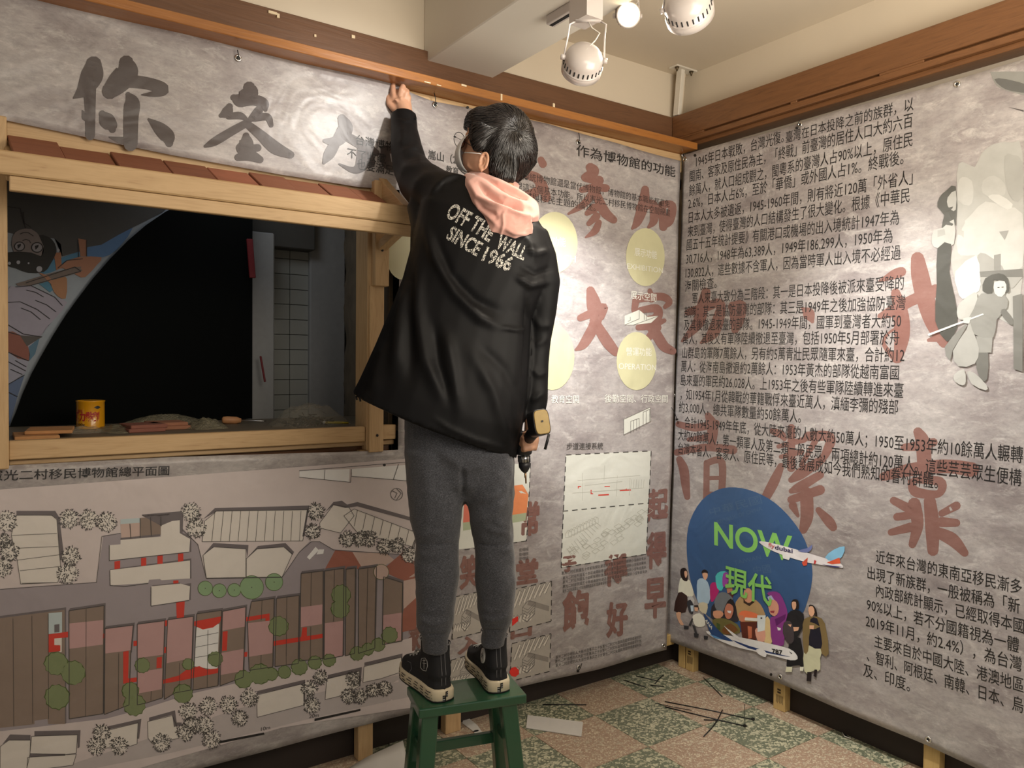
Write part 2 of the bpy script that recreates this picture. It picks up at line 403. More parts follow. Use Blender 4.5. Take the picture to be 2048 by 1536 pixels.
# floor with its terrazzo tiles
def terrazzo(name, base, base2, chip, sc, dens):
    m, nt, b = newmat(name); L = nt.links
    geo = N(nt, 'ShaderNodeNewGeometry'); nz = N(nt, 'ShaderNodeTexNoise'); nz.inputs['Scale'].default_value = 40
    L.new(geo.outputs['Position'], nz.inputs['Vector'])
    va = N(nt, 'ShaderNodeVectorMath', operation='MULTIPLY_ADD'); va.inputs[1].default_value = (.02, .02, .02)
    L.new(nz.outputs['Color'], va.inputs[0]); L.new(geo.outputs['Position'], va.inputs[2])
    mp = N(nt, 'ShaderNodeMapping'); mp.inputs['Scale'].default_value = (1, 1.25, 1); mp.inputs['Rotation'].default_value = (0, 0, .6); L.new(va.outputs[0], mp.inputs['Vector'])
    v = N(nt, 'ShaderNodeTexVoronoi'); v.feature = 'F1'; v.inputs['Scale'].default_value = sc; L.new(mp.outputs[0], v.inputs['Vector'])
    v2 = N(nt, 'ShaderNodeTexVoronoi'); v2.feature = 'F1'; v2.inputs['Scale'].default_value = sc*1.9; L.new(mp.outputs[0], v2.inputs['Vector'])
    sep = N(nt, 'ShaderNodeSeparateColor'); L.new(v.outputs['Color'], sep.inputs[0])
    th = N(nt, 'ShaderNodeMath', operation='MULTIPLY'); th.inputs[1].default_value = dens; L.new(sep.outputs[0], th.inputs[0])
    ls = N(nt, 'ShaderNodeMath', operation='SUBTRACT'); L.new(th.outputs[0], ls.inputs[0]); L.new(v.outputs['Distance'], ls.inputs[1])
    r = ramp(nt, ls.outputs[0], [(.0, (0, 0, 0)), (.06, (1, 1, 1))])
    s2 = N(nt, 'ShaderNodeSeparateColor'); L.new(v2.outputs['Color'], s2.inputs[0])
    bs = N(nt, 'ShaderNodeMix', data_type='RGBA'); bs.inputs[6].default_value = (*base, 1); bs.inputs[7].default_value = (*base2, 1); L.new(s2.outputs[1], bs.inputs[0])
    cc = N(nt, 'ShaderNodeMix', data_type='RGBA'); cc.inputs[6].default_value = (*chip, 1); cc.inputs[7].default_value = (*[c*.68 for c in chip], 1); L.new(sep.outputs[1], cc.inputs[0])
    mx = N(nt, 'ShaderNodeMix', data_type='RGBA'); L.new(r, mx.inputs[0]); L.new(bs.outputs[2], mx.inputs[6]); L.new(cc.outputs[2], mx.inputs[7])
    L.new(mx.outputs[2], b.inputs['Base Color']); b.inputs['Roughness'].default_value = .38
    return m
TG = terrazzo('terrazzo_green', (.13, .15, .105), (.21, .23, .155), (.60, .58, .41), 84, .9)
TP = terrazzo('terrazzo_pink', (.36, .245, .175), (.44, .32, .23), (.66, .57, .42), 125, .8)
floor = struct(box('floor', -5.6, .2, -4.6, .2, -.06, -.004, flat('grout', (.34, .30, .21), .9), bevel=0))
def tilemesh(mat):
    g = .1488; h = .1480
    v = [(-g, -g, -.004), (g, -g, -.004), (g, g, -.004), (-g, g, -.004), (-g, -g, -.0008), (g, -g, -.0008), (g, g, -.0008), (-g, g, -.0008), (-h, -h, 0), (h, -h, 0), (h, h, 0), (-h, h, 0)]
    f = [(0, 3, 2, 1), (8, 9, 10, 11)] + [(a+k, a+(k+1) % 4, a+4+(k+1) % 4, a+4+k) for a in (0, 4) for k in range(4)]
    return meshdata('tile', v, f, mat)
tg, tp = tilemesh(TG), tilemesh(TP)
OX, OY = 2.0107-2.665, 2.3054-2.49
for i in range(-11, 3):
    for j in range(-10, 1):
        o = bpy.data.objects.new('tile', tp if (i+j) % 2 == 0 else tg); COL.objects.link(o)
        o.location = (OX+.3*i+.15, OY+.3*j+.15, 0); setpar(o, floor)

# dark room seen through the opening
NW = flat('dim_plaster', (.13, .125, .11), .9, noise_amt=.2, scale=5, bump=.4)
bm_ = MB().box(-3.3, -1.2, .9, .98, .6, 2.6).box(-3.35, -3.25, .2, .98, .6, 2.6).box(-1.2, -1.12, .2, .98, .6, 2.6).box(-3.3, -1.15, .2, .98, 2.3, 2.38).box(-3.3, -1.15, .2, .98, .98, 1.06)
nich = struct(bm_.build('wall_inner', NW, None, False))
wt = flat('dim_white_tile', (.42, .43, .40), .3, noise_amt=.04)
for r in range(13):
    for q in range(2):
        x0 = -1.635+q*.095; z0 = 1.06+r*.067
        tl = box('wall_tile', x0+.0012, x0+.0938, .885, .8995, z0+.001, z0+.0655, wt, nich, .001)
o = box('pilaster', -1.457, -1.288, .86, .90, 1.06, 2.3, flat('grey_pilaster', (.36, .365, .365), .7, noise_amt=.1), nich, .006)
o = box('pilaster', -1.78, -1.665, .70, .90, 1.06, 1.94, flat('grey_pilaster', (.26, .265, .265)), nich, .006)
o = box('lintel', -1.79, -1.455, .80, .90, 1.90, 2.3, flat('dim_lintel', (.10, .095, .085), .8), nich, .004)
light('back_room_fill', 'AREA', (-1.9, .35, 2.25), .9, (.9, .95, 1.0), (-1.45, .8, 1.5), .3)  # added fill light, lifts the tiles and pilasters in the inner room
# rough masonry reveal on the right of the opening
vs = []; fs = []; nx, nz = 14, 60
for a in range(nx+1):
    for b in range(nz+1):
        y = .10+.76*a/nx; z = 1.06+1.24*b/nz
        vs.append((-1.45+.21*(y-.1)+.012*noise.noise(Vector((y*9, z*9, 0)))-.01*abs(noise.noise(Vector((y*25, z*25, 3)))), y, z))
for a in range(nx):
    for b in range(nz): k = a*(nz+1)+b; fs.append((k, k+1, k+nz+2, k+nz+1))
mk('masonry_reveal', vs, fs, ROUGHC, nich, True)

# ================================================================ banners
CP = concrete_print('plaster_print')
BR = concrete_print('brush_brown', (.215, .085, .065), .84); BRD = concrete_print('brush_dark', (.045, .030, .028), .92)
INK = ink('black_ink', (.018, .017, .017)); INKF = ink('soft_black_ink', (.07, .065, .062)); GREYINK = ink('grey_ink', (.16, .15, .14))
WI = ink('white_ink', (.72, .72, .66)); YEL = ink('pale_olive', (.56, .54, .34)); PAPER = ink('sheet_white', (.66, .67, .61))
def interp(tab, x):
    if x <= tab[0][0]: return tab[0][1]
    for (a, b), (c_, d) in zip(tab[:-1], tab[1:]):
        if x <= c_: return b+(d-b)*(x-a)/(c_-a)
    return tab[-1][1]
topB = [(-3.2, 2.40), (-1.62, 2.384), (-1.46, 2.384), (-1.40, 2.369), (-1.316, 2.358), (-1.134, 2.364), (-.9, 2.371), (-.786, 2.374), (-.55, 2.362), (-.3, 2.352), (-.05, 2.346)]
botB = [(-3.2, .15), (-2.04, .14), (-1.384, .132), (-.89, .113), (-.5, .098), (-.076, .095)]
c2B = [(-3.2, 2.06), (-2.623, 2.047), (-2.2, 2.02), (-1.868, 2.010), (-1.6, 2.008), (-1.46, 2.018)]
c1B = [(-3.2, 1.118), (-2.61, 1.118), (-2.2, 1.116), (-2.05, 1.112), (-1.56, 1.098), (-1.44, 1.096)]
banB = thing('wall_banner', 'huge grey printed vinyl banner with site plan and brush characters, cut around the opening', 'banner', (-1.6, 0, 0))
xs = [-3.1+i*.49/20 for i in range(20)] + [-2.61+i*(2.61-1.447)/56 for i in range(56)] + [-1.447+i*1.42/70 for i in range(71)]
vs = []; fs = []; rows = [(0, 44), (1, 40), (2, 16)]; NR = 101
for x in xs:
    xx = min(x, -.02)
    bnd = [interp(botB, x), interp(c1B, x), interp(c2B, x), interp(topB, x)]
    col = []
    for s, n in rows:
        col += [bnd[s]+(bnd[s+1]-bnd[s])*k/n for k in range(n)]
    col.append(bnd[3])
    for z in col:
        xe = x
        if x > -.5: xe = x + (x+.5)/.473*(-.05*(1-z/2.35))
        vs.append((xe, -waveB(xe, z), z))
for i in range(len(xs)-1):
    for j in range(NR-1):
        if 44 <= j < 84 and -2.609 < (xs[i]+xs[i+1])/2 < -1.448: continue
        k = i*NR+j; fs.append((k, k+NR, k+NR+1, k+1))
shB = mk('sheet', vs, fs, CP, banB, True); sd = shB.modifiers.new('thick', 'SOLIDIFY'); sd.thickness = .0012; sd.offset = -1

banR = thing('wall_banner', 'long grey printed vinyl banner on the right wall with dense text and a blue disc', 'banner', (0, -.8, 0))
vs = []; fs = []; n1, n2 = 110, 90
for i in range(n1+1):
    t = i/n1; 
    for j in range(n2+1):
        s = j/n2; y0 = .045-.065*s; y = y0+(-1.475-y0)*t
        zt = 2.372-.014*t+.003*math.sin(t*14); zb = interp([(0, .117), (.2, .12), (.45, .126), (.8, .116), (1, .10)], t)
        z = zb+(zt-zb)*s; vs.append((-waveR(y, z), y, z))
for i in range(n1):
    for j in range(n2): k = i*(n2+1)+j; fs.append((k, k+1, k+n2+2, k+n2+1))
shR = mk('sheet', vs, fs, CP, banR, True); sd = shR.modifiers.new('thick', 'SOLIDIFY'); sd.thickness = .0012; sd.offset = -1
# the next banner along
ban3 = thing('wall_banner', 'plain edge of another grey banner at the far right of the wall', 'banner', (0, -1.9, 0))
vs = []; fs = []
for i in range(31):
    for j in range(41):
        y = -1.47-.9*i/30; z = .11+2.24*j/40; vs.append((-waveR(y, z)+.006, y, z))
for i in range(30):
    for j in range(40): k = i*41+j; fs.append((k, k+1, k+42, k+41))
o = mk('sheet', vs, fs, CP, ban3, True)

def brush(pl, par, strokes, ox=0, oy=0, s=1, layer=1, name='brush_character', mat=None):
    polys = []
    for st in strokes: polys += stroke2([(ox+x*s, oy+y*s, w*s) for x, y, w in st])
    return decal(name, pl, [pix(pl, p) for p in polys], mat or BR, par, layer, cell=.04)
K = 700/2048
# 你 / 參 / 加 on the strip
BR_, BR = BR, BRD
brush('B', banB, [[(545,385,95),(535,450,130),(490,530,90),(430,580,12)],[(520,500,80),(525,650,62),(525,800,56)],[(480,655,8),(500,690,50)],
  [(735,375,85),(740,430,130),(690,490,130),(640,540,95)],[(700,480,80),(850,495,72),(950,530,70),(900,556,40),(825,563,8)],
  [(745,560,30),(768,610,90),(762,700,88),(760,850,82)],[(765,832,44),(700,826,40),(635,808,6)],
  [(595,672,40),(618,705,90),(648,745,76),(655,765,40)],[(865,705,14),(925,755,72),(975,805,84),(985,845,46)]], s=K)
brush('B', banB, [[(1450,520,70),(1455,555,95),(1400,592,90),(1360,580,40)],[(1400,612,44),(1480,595,62),(1535,615,60),(1545,650,24)],
  [(1335,632,40),(1320,665,66),(1285,685,26)],[(1330,690,36),(1395,685,44),(1442,712,14)],[(1505,655,52),(1460,705,36)],[(1480,700,42),(1555,692,44),(1578,740,28)],
  [(1440,725,44),(1350,775,50),(1250,835,50),(1195,862,20)],[(1440,735,44),(1520,800,60),(1600,870,75),(1690,912,46)],
  [(1432,802,40),(1432,850,88),(1400,872,56)],[(1400,882,50),(1500,872,44)],[(1385,928,44),(1450,915,66),(1512,940,44)],[(1430,880,50),(1440,920,50)]], s=K)
brush('B', banB, [[(1990,700,50),(2010,760,90),(1960,830,70),(1890,830,24)],[(1950,850,60),(1915,910,64),(1885,958,22)],[(2010,800,50),(2120,860,60),(2190,900,40)],
  [(2110,870,60),(2110,960,80),(2060,1000,40),(1975,965,10)],[(2150,870,40),(2160,960,50)],[(2240,880,50),(2250,960,60),(2300,1000,30)],[(2250,880,40),(2330,900,50),(2330,980,40)]], s=K)
BR = BR_
# behind the head and on the middle section
brush('B', banB, [[(1250,940,40),(1262,965,46)],[(1150,1020,50),(1230,1050,60),(1240,1110,50),(1170,1150,60)],[(1180,1180,60),(1200,1150,40),(1150,1250,40)],[(1260,1080,50),(1280,1160,56)]], ox=650, s=K)
brush('B', banB, [[(1540,985,56),(1560,1010,62),(1508,1042,46)],[(1510,1046,44),(1590,1060,56)],[(1490,1115,36),(1560,1100,46),(1630,1105,46)],[(1560,1125,48),(1500,1200,42),(1410,1255,14)],
  [(1570,1130,48),(1620,1240,60),(1675,1290,44)],[(1560,1222,56),(1520,1252,30)],[(1575,1268,46),(1530,1312,30)],[(1588,1305,36),(1565,1355,42),(1510,1392,10)]], ox=650, s=K)
brush('B', banB, [[(1860,1112,46),(1850,1200,66),(1815,1300,50),(1785,1340,16)],[(1825,1222,46),(1905,1200,56),(1912,1290,50),(1880,1332,18)],[(1960,1200,44),(1968,1330,50)],[(1960,1200,44),(2020,1205,46),(2005,1290,54),(1970,1325,36)]], ox=650, s=K)
brush('B', banB, [[(1540,385,50),(1560,470,86),(1572,560,66),(1505,690,56),(1455,730,16)],[(1480,545,40),(1550,515,50),(1618,480,44),(1600,540,40)],[(1560,560,52),(1635,680,66),(1685,742,52)]], ox=650, oy=450, s=K)
brush('B', banB, [[(1885,385,26),(1895,430,50)],[(1805,440,44),(1795,500,36)],[(1810,435,44),(1950,420,46),(2000,450,40),(1975,480,26)],[(1830,500,38),(1925,490,50),(1925,545,56),(1850,560,44)],
  [(1970,560,26),(1900,585,48),(1820,600,36)],[(1930,600,50),(1850,690,36),(1800,720,20)],[(1880,570,60),(1930,650,62),(1970,710,60),(2020,738,44)]], ox=650, oy=450, s=K)
# right banner: 加 、 我 清 潔 靠
brush('R', banR, [[(200,395,56),(180,480,70),(150,580,66),(60,680,16)],[(95,512,40),(200,480,56),(285,460,50),(270,560,70),(235,640,66),(170,690,16)],[(355,470,44),(370,610,46)],[(350,480,44),(410,470,56),(400,560,50),(370,615,44)]], ox=1348, oy=450, s=K)
brush('R', banR, [[(765,488,16),(800,520,70),(822,565,24)]], ox=1348, oy=450, s=K)
brush('R', banR, [[(1345,275,56),(1300,292,56),(1215,330,12)],[(1440,200,80),(1455,300,106),(1490,450,108),(1530,580,90),(1590,690,60)],[(1560,660,50),(1500,675,20)],[(1220,535,36),(1300,500,70),(1400,445,64),(1550,385,76)],
  [(1310,400,56),(1340,520,90),(1345,650,90),(1320,785,50)],[(1310,790,40),(1240,700,24),(1262,640,14),(1310,605,16)]], ox=1348, oy=450, s=K)
brush('R', banR, [[(215,1115,40),(240,1180,66),(235,1290,44)],[(40,1165,36),(140,1185,46),(260,1160,44)],[(100,1255,26),(220,1240,44)],[(30,1330,40),(200,1300,44),(360,1315,52)],
  [(45,1370,40),(70,1430,56),(80,1520,50),(90,1590,36)],[(205,1390,36),(200,1660,38)],[(205,1392,36),(295,1390,44),(285,1640,40)],[(205,1480,24),(290,1478,24)],[(205,1570,24),(290,1570,24)]], ox=1348, oy=450, s=K)
brush('R', banR, [[(590,1205,36),(640,1225,46),(660,1250,30)],[(700,1185,44),(700,1420,50)],[(625,1295,26),(775,1255,36)],[(640,1355,26),(760,1325,34)],[(800,1235,56),(925,1240,60),(905,1330,50),(840,1425,24)],[(840,1265,36),(760,1400,26)],
  [(640,1410,40),(600,1500,60),(548,1600,50),(545,1625,16)],[(880,1370,46),(760,1450,66),(700,1490,36)],[(870,1460,46),(750,1530,56),(700,1555,30)],[(700,1605,46),(870,1548,58)],[(790,1570,76),(792,1700,76),(770,1780,50)],[(860,1665,36),(920,1730,60),(945,1765,50)],[(710,1640,50),(740,1700,20)]], ox=1348, oy=450, s=K)
brush('R', banR, [[(1440,1210,56),(1470,1280,86),(1480,1450,80)],[(1360,1300,44),(1450,1290,56),(1530,1270,50)],[(1240,1470,50),(1400,1430,76),(1600,1410,80),(1755,1430,86)],[(1400,1500,36),(1430,1560,60),(1560,1570,44),(1570,1500,56),(1420,1490,36)],
  [(1420,1630,76),(1440,1750,70),(1410,1865,46)],[(1300,1610,46),(1385,1655,56)],[(1320,1705,46),(1400,1695,46)],[(1285,1795,40),(1400,1765,56)],
  [(1510,1610,70),(1525,1750,84),(1530,1900,66)],[(1580,1685,40),(1665,1640,50)],[(1580,1735,60),(1665,1740,46)],[(1540,1790,60),(1640,1835,76),(1715,1915,46)]], ox=1348, oy=450, s=K)

# body text, right banner (pixel ends of each baseline lie on the banner plane)
LR = [('1945年日本戰敗，台灣光復。', (1397,336),(1572,286)), ('臺灣在日本投降之前的族群，以', (1576,288),(1832,222)),
 ('閩南、客家及原住民為主，「終戰」前臺灣的居住人口大約六百', (1384,366),(1830,256)),
 ('餘萬人，就人口組成觀之，閩粵系的臺灣人占90%以上，原住民', (1383,394),(1830,294)),
 ('2.6%，日本人占6%，至於「華僑」或外國人占1%。終戰後。', (1381,420),(1812,330)),
 ('日本人大多被遺返，1945-1960年間，則有將近120萬「外省人」', (1382,448),(1830,370)),
 ('來到臺灣，使得臺灣的人口結構發生了很大變化。根據《中華民', (1380,476),(1824,406)),
 ('國五十五年統計提要》有關港口或機場的出入境統計1947年為', (1378,502),(1803,450)),
 ('30,716人，1948年為63,389人，1949年186,299人，1950年為', (1377,530),(1790,486)),
 ('130,822人，這些數據不含軍人，因為當時軍人出入境不必經過', (1376,558),(1806,520)),
 ('海關檢查。', (1375,585),(1438,577)),
 ('軍人來臺大致分為三階段：其一是日本投降後被派來臺受降的', (1389,609),(1812,580)),
 ('部隊；其二是協防臺灣的部隊：其三是1949年之後加強協防臺灣', (1373,636),(1815,620)),
 ('及其後撤退來臺的部隊。1945-1949年間，國軍到臺灣者大約50', (1372,662),(1806,656)),
 ('萬人，其後又有軍隊陸續撤退至臺灣，包括1950年5月部署於舟', (1370,689),(1802,690)),
 ('山群島的軍隊7萬餘人，另有約5萬青壯民眾隨軍來臺，合計約12', (1369,717),(1812,725)),
 ('萬人：從海南島撤退約2萬餘人：1953年黃杰的部隊從越南富國', (1367,744),(1801,760)),
 ('島來臺的軍民約26,028人。上1953年之後有些軍隊陸續轉進來臺', (1366,771),(1810,796)),
 ('，如1954年1月從韓戰的華籍戰俘來臺近萬人，滇緬李彌的殘部', (1366,799),(1800,829)),
 ('約3,000人，總共軍隊數量約50餘萬人。', (1363,825),(1606,846)),
 ('合計1945-1949年年底，從大陸來臺的人數大約50萬人；1950至1953年約10餘萬人輾轉', (1374,855),(2050,926)),
 ('大約60餘萬人，第一類軍人及第二類一般民眾，兩項總計約120萬人。這些芸芸眾生便構', (1361,880),(2047,972)),
 ('台灣本省人、客家人、原住民等，最後發展成如今我們熟知的眷村群體。', (1361,907),(1880,977)),
 ('近年來台灣的東南亞移民漸多', (1757,1124),(2048,1188)), ('出現了新族群，一般被稱為「新', (1740,1156),(2044,1226)),
 ('內政部統計顯示，已經取得本國', (1757,1192),(2052,1266)), ('90%以上，若不分國籍視為一體', (1738,1219),(2042,1304)),
 ('2019年11月，約2.4%），為台灣', (1736,1252),(2048,1342)), ('主要來自於中國大陸、港澳地區', (1753,1292),(2052,1384)),
 ('、智利、阿根廷、南韓、日本、烏', (1738,1320),(2052,1424)), ('及、印度。', (1732,1350),(1825,1382))]
for i, (s, a, b) in enumerate(LR):
    h = 19.5 if i < 23 else 22
    text('R', s, a, b, h, INK, banR, layer=3, off=.001)

# blue disc and its lettering
BLUE = ink('disc_blue', c8(58, 92, 138)); LIME = ink('lime_ink', c8(140, 208, 108)); FAINT = ink('faint_blue_ink', c8(74, 104, 142))
dc = [(1378,1085),(1385,1040),(1408,1000),(1440,979),(1475,974),(1515,983),(1555,1005),(1590,1040),(1615,1080),(1628,1125),(1629,1160),(1620,1200),(1605,1232),(1560,1262),(1480,1262),(1420,1230),(1395,1190),(1382,1140)]
def smoothpoly(p, k=3):
    out = []; n = len(p)
    for i in range(n):
        p0, p1, p2, p3 = p[i-1], p[i], p[(i+1) % n], p[(i+2) % n]
        for q in range(k):
            t = q/k; out.append(tuple(.5*(2*p1[j]+(-p0[j]+p2[j])*t+(2*p0[j]-5*p1[j]+4*p2[j]-p3[j])*t*t+(-p0[j]+3*p1[j]-3*p2[j]+p3[j])*t**3) for j in range(2)))
    return out
decal('blue_disc', 'R', [pix('R', smoothpoly(dc))], BLUE, banR, 4)
text('R', 'NOW', (1433,1093),(1590,1127), 50, LIME, banR, 'disc_lettering', 6, off=.022)
text('R', '現代', (1455,1182),(1550,1212), 46, LIME, banR, 'disc_lettering', 21, off=.018)
text('R', '中華民國', (1426,1032),(1530,1006), 14, FAINT, banR, 'faint_lettering', 5)
text('R', 'REPUBLIC OF CHINA', (1440,1048),(1530,1020), 8, FAINT, banR, 'faint_lettering', 5)
text('R', 'TAIWAN', (1474,1130),(1528,1118), 9, FAINT, banR, 'faint_lettering', 5)
text('R', '中國', (1514,1148),(1548,1144), 14, FAINT, banR, 'faint_lettering', 5)

# collage figures : (polygon, colour, layer) in zoom coordinates  x=1350+z*.1709, y=1100+z*.1709
Q = 350/2048
def coll(name, items, par=banR, pl='R', ox=1350, oy=1100, s=Q, base=6):
    root = None
    for i, (c_, pts) in enumerate(items):
        m = ink('print_%02x%02x%02x' % c_, tuple(min(.85, q*1.15) for q in c8(*c_)), var=.12)
        p = [(ox+x*s, oy+y*s) for x, y in pts]
        if len(p) > 4: p = smoothpoly(p, 2)
        o = decal(name if i == 0 else 'print_patch', pl, [pix(pl, p)], m, root or par, base+i*.5)
        if root is None: root = o
    return root
SK = (214, 168, 138)
coll('printed_figure', [((236,228,205),[(90,330),(140,320),(200,350),(245,480),(230,540),(110,520),(70,490)]),((60,42,38),[(75,490),(150,510),(180,560),(160,720),(30,700)]),
  (SK,[(55,725),(110,720),(105,790),(145,860),(110,865),(75,800)]),((40,30,28),[(100,215),(150,205),(175,250),(180,340),(160,360),(120,340),(95,280)]),(SK,[(140,245),(165,240),(175,280),(160,320),(145,300)])])
coll('printed_figure', [((170,196,216),[(290,350),(350,325),(410,370),(440,490),(420,620),(300,610),(285,480)]),((206,198,172),[(310,610),(410,620),(400,720),(380,740),(320,700)]),
  ((36,30,30),[(340,240),(375,222),(410,245),(405,275),(345,275)]),(SK,[(348,265),(405,265),(408,310),(385,345),(360,320)])])
coll('printed_figure', [((176,40,110),[(440,400),(490,370),(530,400),(540,480),(470,600),(440,560)]),((80,190,190),[(500,300),(560,245),(640,260),(600,400),(570,470),(520,440)]),
  ((150,70,160),[(590,270),(640,260),(660,340),(600,430),(580,380)]),((190,130,100),[(620,390),(690,380),(700,480),(640,500)]),((90,50,40),[(640,500),(720,500),(700,560),(620,560)])], base=6)
coll('printed_figure', [((176,146,104),[(760,570),(820,530),(980,580),(1060,680),(1090,800),(1000,830),(780,820),(730,650)]),((60,44,34),[(830,560),(960,600),(900,650),(830,610)]),((206,150,120),[(840,460),(900,440),(940,500),(930,590),(880,610),(830,560)]),((230,120,80),[(780,730),(850,700),(990,740),(990,780),(800,790)]),
  ((240,228,215),[(850,780),(1000,790),(990,825),(840,815)]),((200,130,100),[(765,750),(830,760),(860,850),(800,830)]),((90,44,34),[(790,830),(990,830),(980,1050),(820,1040)]),((190,110,80),[(880,880),(930,890),(930,1020),(890,1030)])], base=7)
coll('printed_figure', [((48,46,52),[(450,720),(500,600),(700,560),(760,760),(760,830),(500,830)]),((112,118,124),[(490,600),(540,500),(620,490),(690,540),(700,580),(620,640),(590,720),(520,700)]),((36,32,34),[(620,640),(680,560),(730,640),(720,760),(660,800),(610,760)]),
  ((186,120,96),[(610,700),(640,620),(700,640),(715,700),(690,780),(650,800),(620,770)]),((250,240,235),[(640,700),(690,705),(680,735),(650,725)]),((110,104,60),[(470,810),(600,790),(760,860),(790,960),(640,980),(520,960)]),((70,90,50),[(520,840),(560,860),(560,930),(520,910)]),
  ((120,80,44),[(600,900),(680,850),(770,930),(640,980),(580,940)]),((206,150,120),[(480,710),(560,700),(600,740),(560,790),(490,780)])], base=11)
coll('printed_figure', [((214,190,140),[(1090,790),(1140,800),(1170,1000),(1160,1090),(1080,1080)]),((132,58,132),[(1110,500),(1180,475),(1260,500),(1320,620),(1350,740),(1320,860),(1310,1100),(1180,1090),(1150,900),(1150,780),(1220,760),(1250,650),(1180,560)]),
  ((170,170,206),[(1115,540),(1160,520),(1200,580),(1130,580)]),((206,150,128),[(1120,590),(1200,575),(1245,640),(1240,720),(1200,765),(1150,740),(1130,680)]),((150,60,70),[(1145,705),(1200,700),(1190,730),(1155,725)]),((96,36,100),[(1200,800),(1330,740),(1320,800),(1220,880)]),
  ((216,160,140),[(970,930),(1010,900),(1090,940),(1080,1060),(1000,1050)]),((214,222,238),[(995,755),(1095,755),(1085,930),(1000,950)]),((70,70,80),[(1035,778),(1055,778),(1055,798),(1035,798)]),((235,235,235),[(1230,890),(1275,905),(1270,930),(1240,930)])], base=14)
coll('printed_figure', [((34,34,38),[(1350,740),(1440,690),(1540,740),(1530,900),(1430,1040),(1350,900)]),((28,28,32),[(1430,1040),(1510,1020),(1555,1330),(1500,1330),(1440,1150),(1420,1340),(1350,1340),(1380,1060)]),((40,32,30),[(1400,590),(1440,565),(1480,590),(1480,680),(1400,670)]),
  (SK,[(1405,600),(1450,600),(1450,670),(1420,690),(1405,650)]),((70,62,66),[(1310,840),(1380,820),(1420,900),(1430,1050),(1370,1080),(1300,960)]),(SK,[(1420,890),(1490,890),(1480,930),(1430,940)]),(SK,[(1355,860),(1400,860),(1390,890)]),
  ((226,230,196),[(1350,1350),(1420,1350),(1415,1410),(1340,1410)]),((226,226,206),[(1510,1350),(1555,1350),(1545,1400),(1510,1395)])], base=18)
coll('printed_figure', [((196,196,166),[(1560,1110),(1750,1140),(1740,1250),(1745,1380),(1690,1385),(1670,1200),(1640,1410),(1560,1400)]),((124,106,70),[(1530,860),(1580,780),(1700,770),(1790,850),(1840,1200),(1760,1200),(1700,1000),(1620,1000),(1600,1170),(1550,1180)]),
  ((30,30,44),[(1620,800),(1700,790),(1750,1000),(1750,1140),(1610,1100),(1620,920)]),((40,32,30),[(1600,640),(1650,635),(1690,690),(1700,770),(1660,740)]),(SK,[(1600,660),(1650,650),(1670,720),(1640,770),(1605,740)]),(SK,[(1610,870),(1665,870),(1660,915),(1610,910)]),
  ((34,26,30),[(1595,1410),(1645,1410),(1640,1520),(1590,1515)]),((34,26,30),[(1680,1380),(1710,1385),(1700,1475),(1670,1455)])], base=19)
coll('printed_pushchair', [((190,190,188),[(180,560),(220,530),(260,580),(240,640),(200,620)]),((52,54,60),[(175,600),(215,575),(250,640),(245,740),(205,720),(185,660)]),((180,200,214),[(215,640),(250,640),(250,710),(225,710)]),((230,226,210),[(245,760),(320,730),(380,790),(385,870),(340,890),(280,880),(250,820)]),
  ((50,40,36),[(255,640),(300,635),(315,680),(280,700)]),(SK,[(262,660),(305,665),(300,710),(268,705)]),((60,60,62),[(200,870),(240,780),(250,800),(225,880)]),((60,60,62),[(240,860),(275,880),(310,1000),(290,1000)]),
  ((50,50,54),[(150,870),(205,880),(200,915),(150,915)]),((50,50,54),[(262,960),(318,970),(312,1015),(270,1010)]),((50,50,54),[(375,990),(425,1000),(415,1040),(378,1036)])], base=10)
coll('printed_aeroplane', [((240,240,240),[(600,980),(720,1000),(900,1030),(1180,1090),(1380,1140),(1460,1200),(1480,1260),(1400,1275),(1200,1225),(900,1160),(700,1110),(480,1010),(400,940),(500,950)]),((44,72,120),[(370,735),(410,770),(520,900),(600,980),(720,1060),(600,1040),(470,990),(420,880)]),
  ((40,60,110),[(700,1040),(900,1110),(1200,1190),(1400,1235),(1250,1215),(900,1140)]),((244,244,244),[(610,880),(650,910),(800,1020),(840,1060),(730,1010)]),((225,225,225),[(990,1150),(1060,1150),(1110,1190),(1100,1240),(1040,1220),(1000,1190)]),((90,140,190),[(440,970),(520,1000),(600,1040),(500,1020)]),((60,60,70),[(1380,1170),(1420,1195),(1405,1200)])], base=22)
text('R', '787', (1350+1182*Q,1100+1195*Q),(1350+1308*Q,1100+1215*Q), 9, INK, banR, 'aeroplane_lettering', 27, off=.03)
text('R', 'ANA', (1350+385*Q,1100+815*Q),(1350+465*Q,1100+925*Q), 7, WI, banR, 'aeroplane_lettering', 27, off=.03)
Q2 = K
coll('printed_aeroplane', [((226,220,226),[(512,535),(560,535),(720,575),(900,630),(985,655),(1005,685),(960,680),(800,655),(650,610),(560,570)]),((130,186,220),[(900,625),(950,580),(1015,560),(1000,620),(950,650)]),((200,80,60),[(765,655),(800,625),(795,670),(775,675)]),
  ((210,90,60),[(910,655),(985,625),(990,660),(940,665)]),((60,60,110),[(880,665),(1000,680),(960,685)]),((235,235,240),[(650,605),(700,615),(690,640),(655,630)]),((110,120,170),[(740,585),(800,570),(825,550),(820,580),(790,597)]),((190,60,60),[(838,640),(850,645),(843,665),(835,660)])], ox=1348, oy=900, s=K, base=12)
text('R', 'fly', (1348+568*K,900+563*K),(1348+605*K,900+575*K), 9, ink('print_d07080', c8(205,110,110)), banR, 'aeroplane_lettering', 17, off=.02)
text('R', 'dubai', (1348+607*K,900+578*K),(1348+712*K,900+602*K), 9, ink('print_303060', c8(50,45,90)), banR, 'aeroplane_lettering', 17, off=.02)

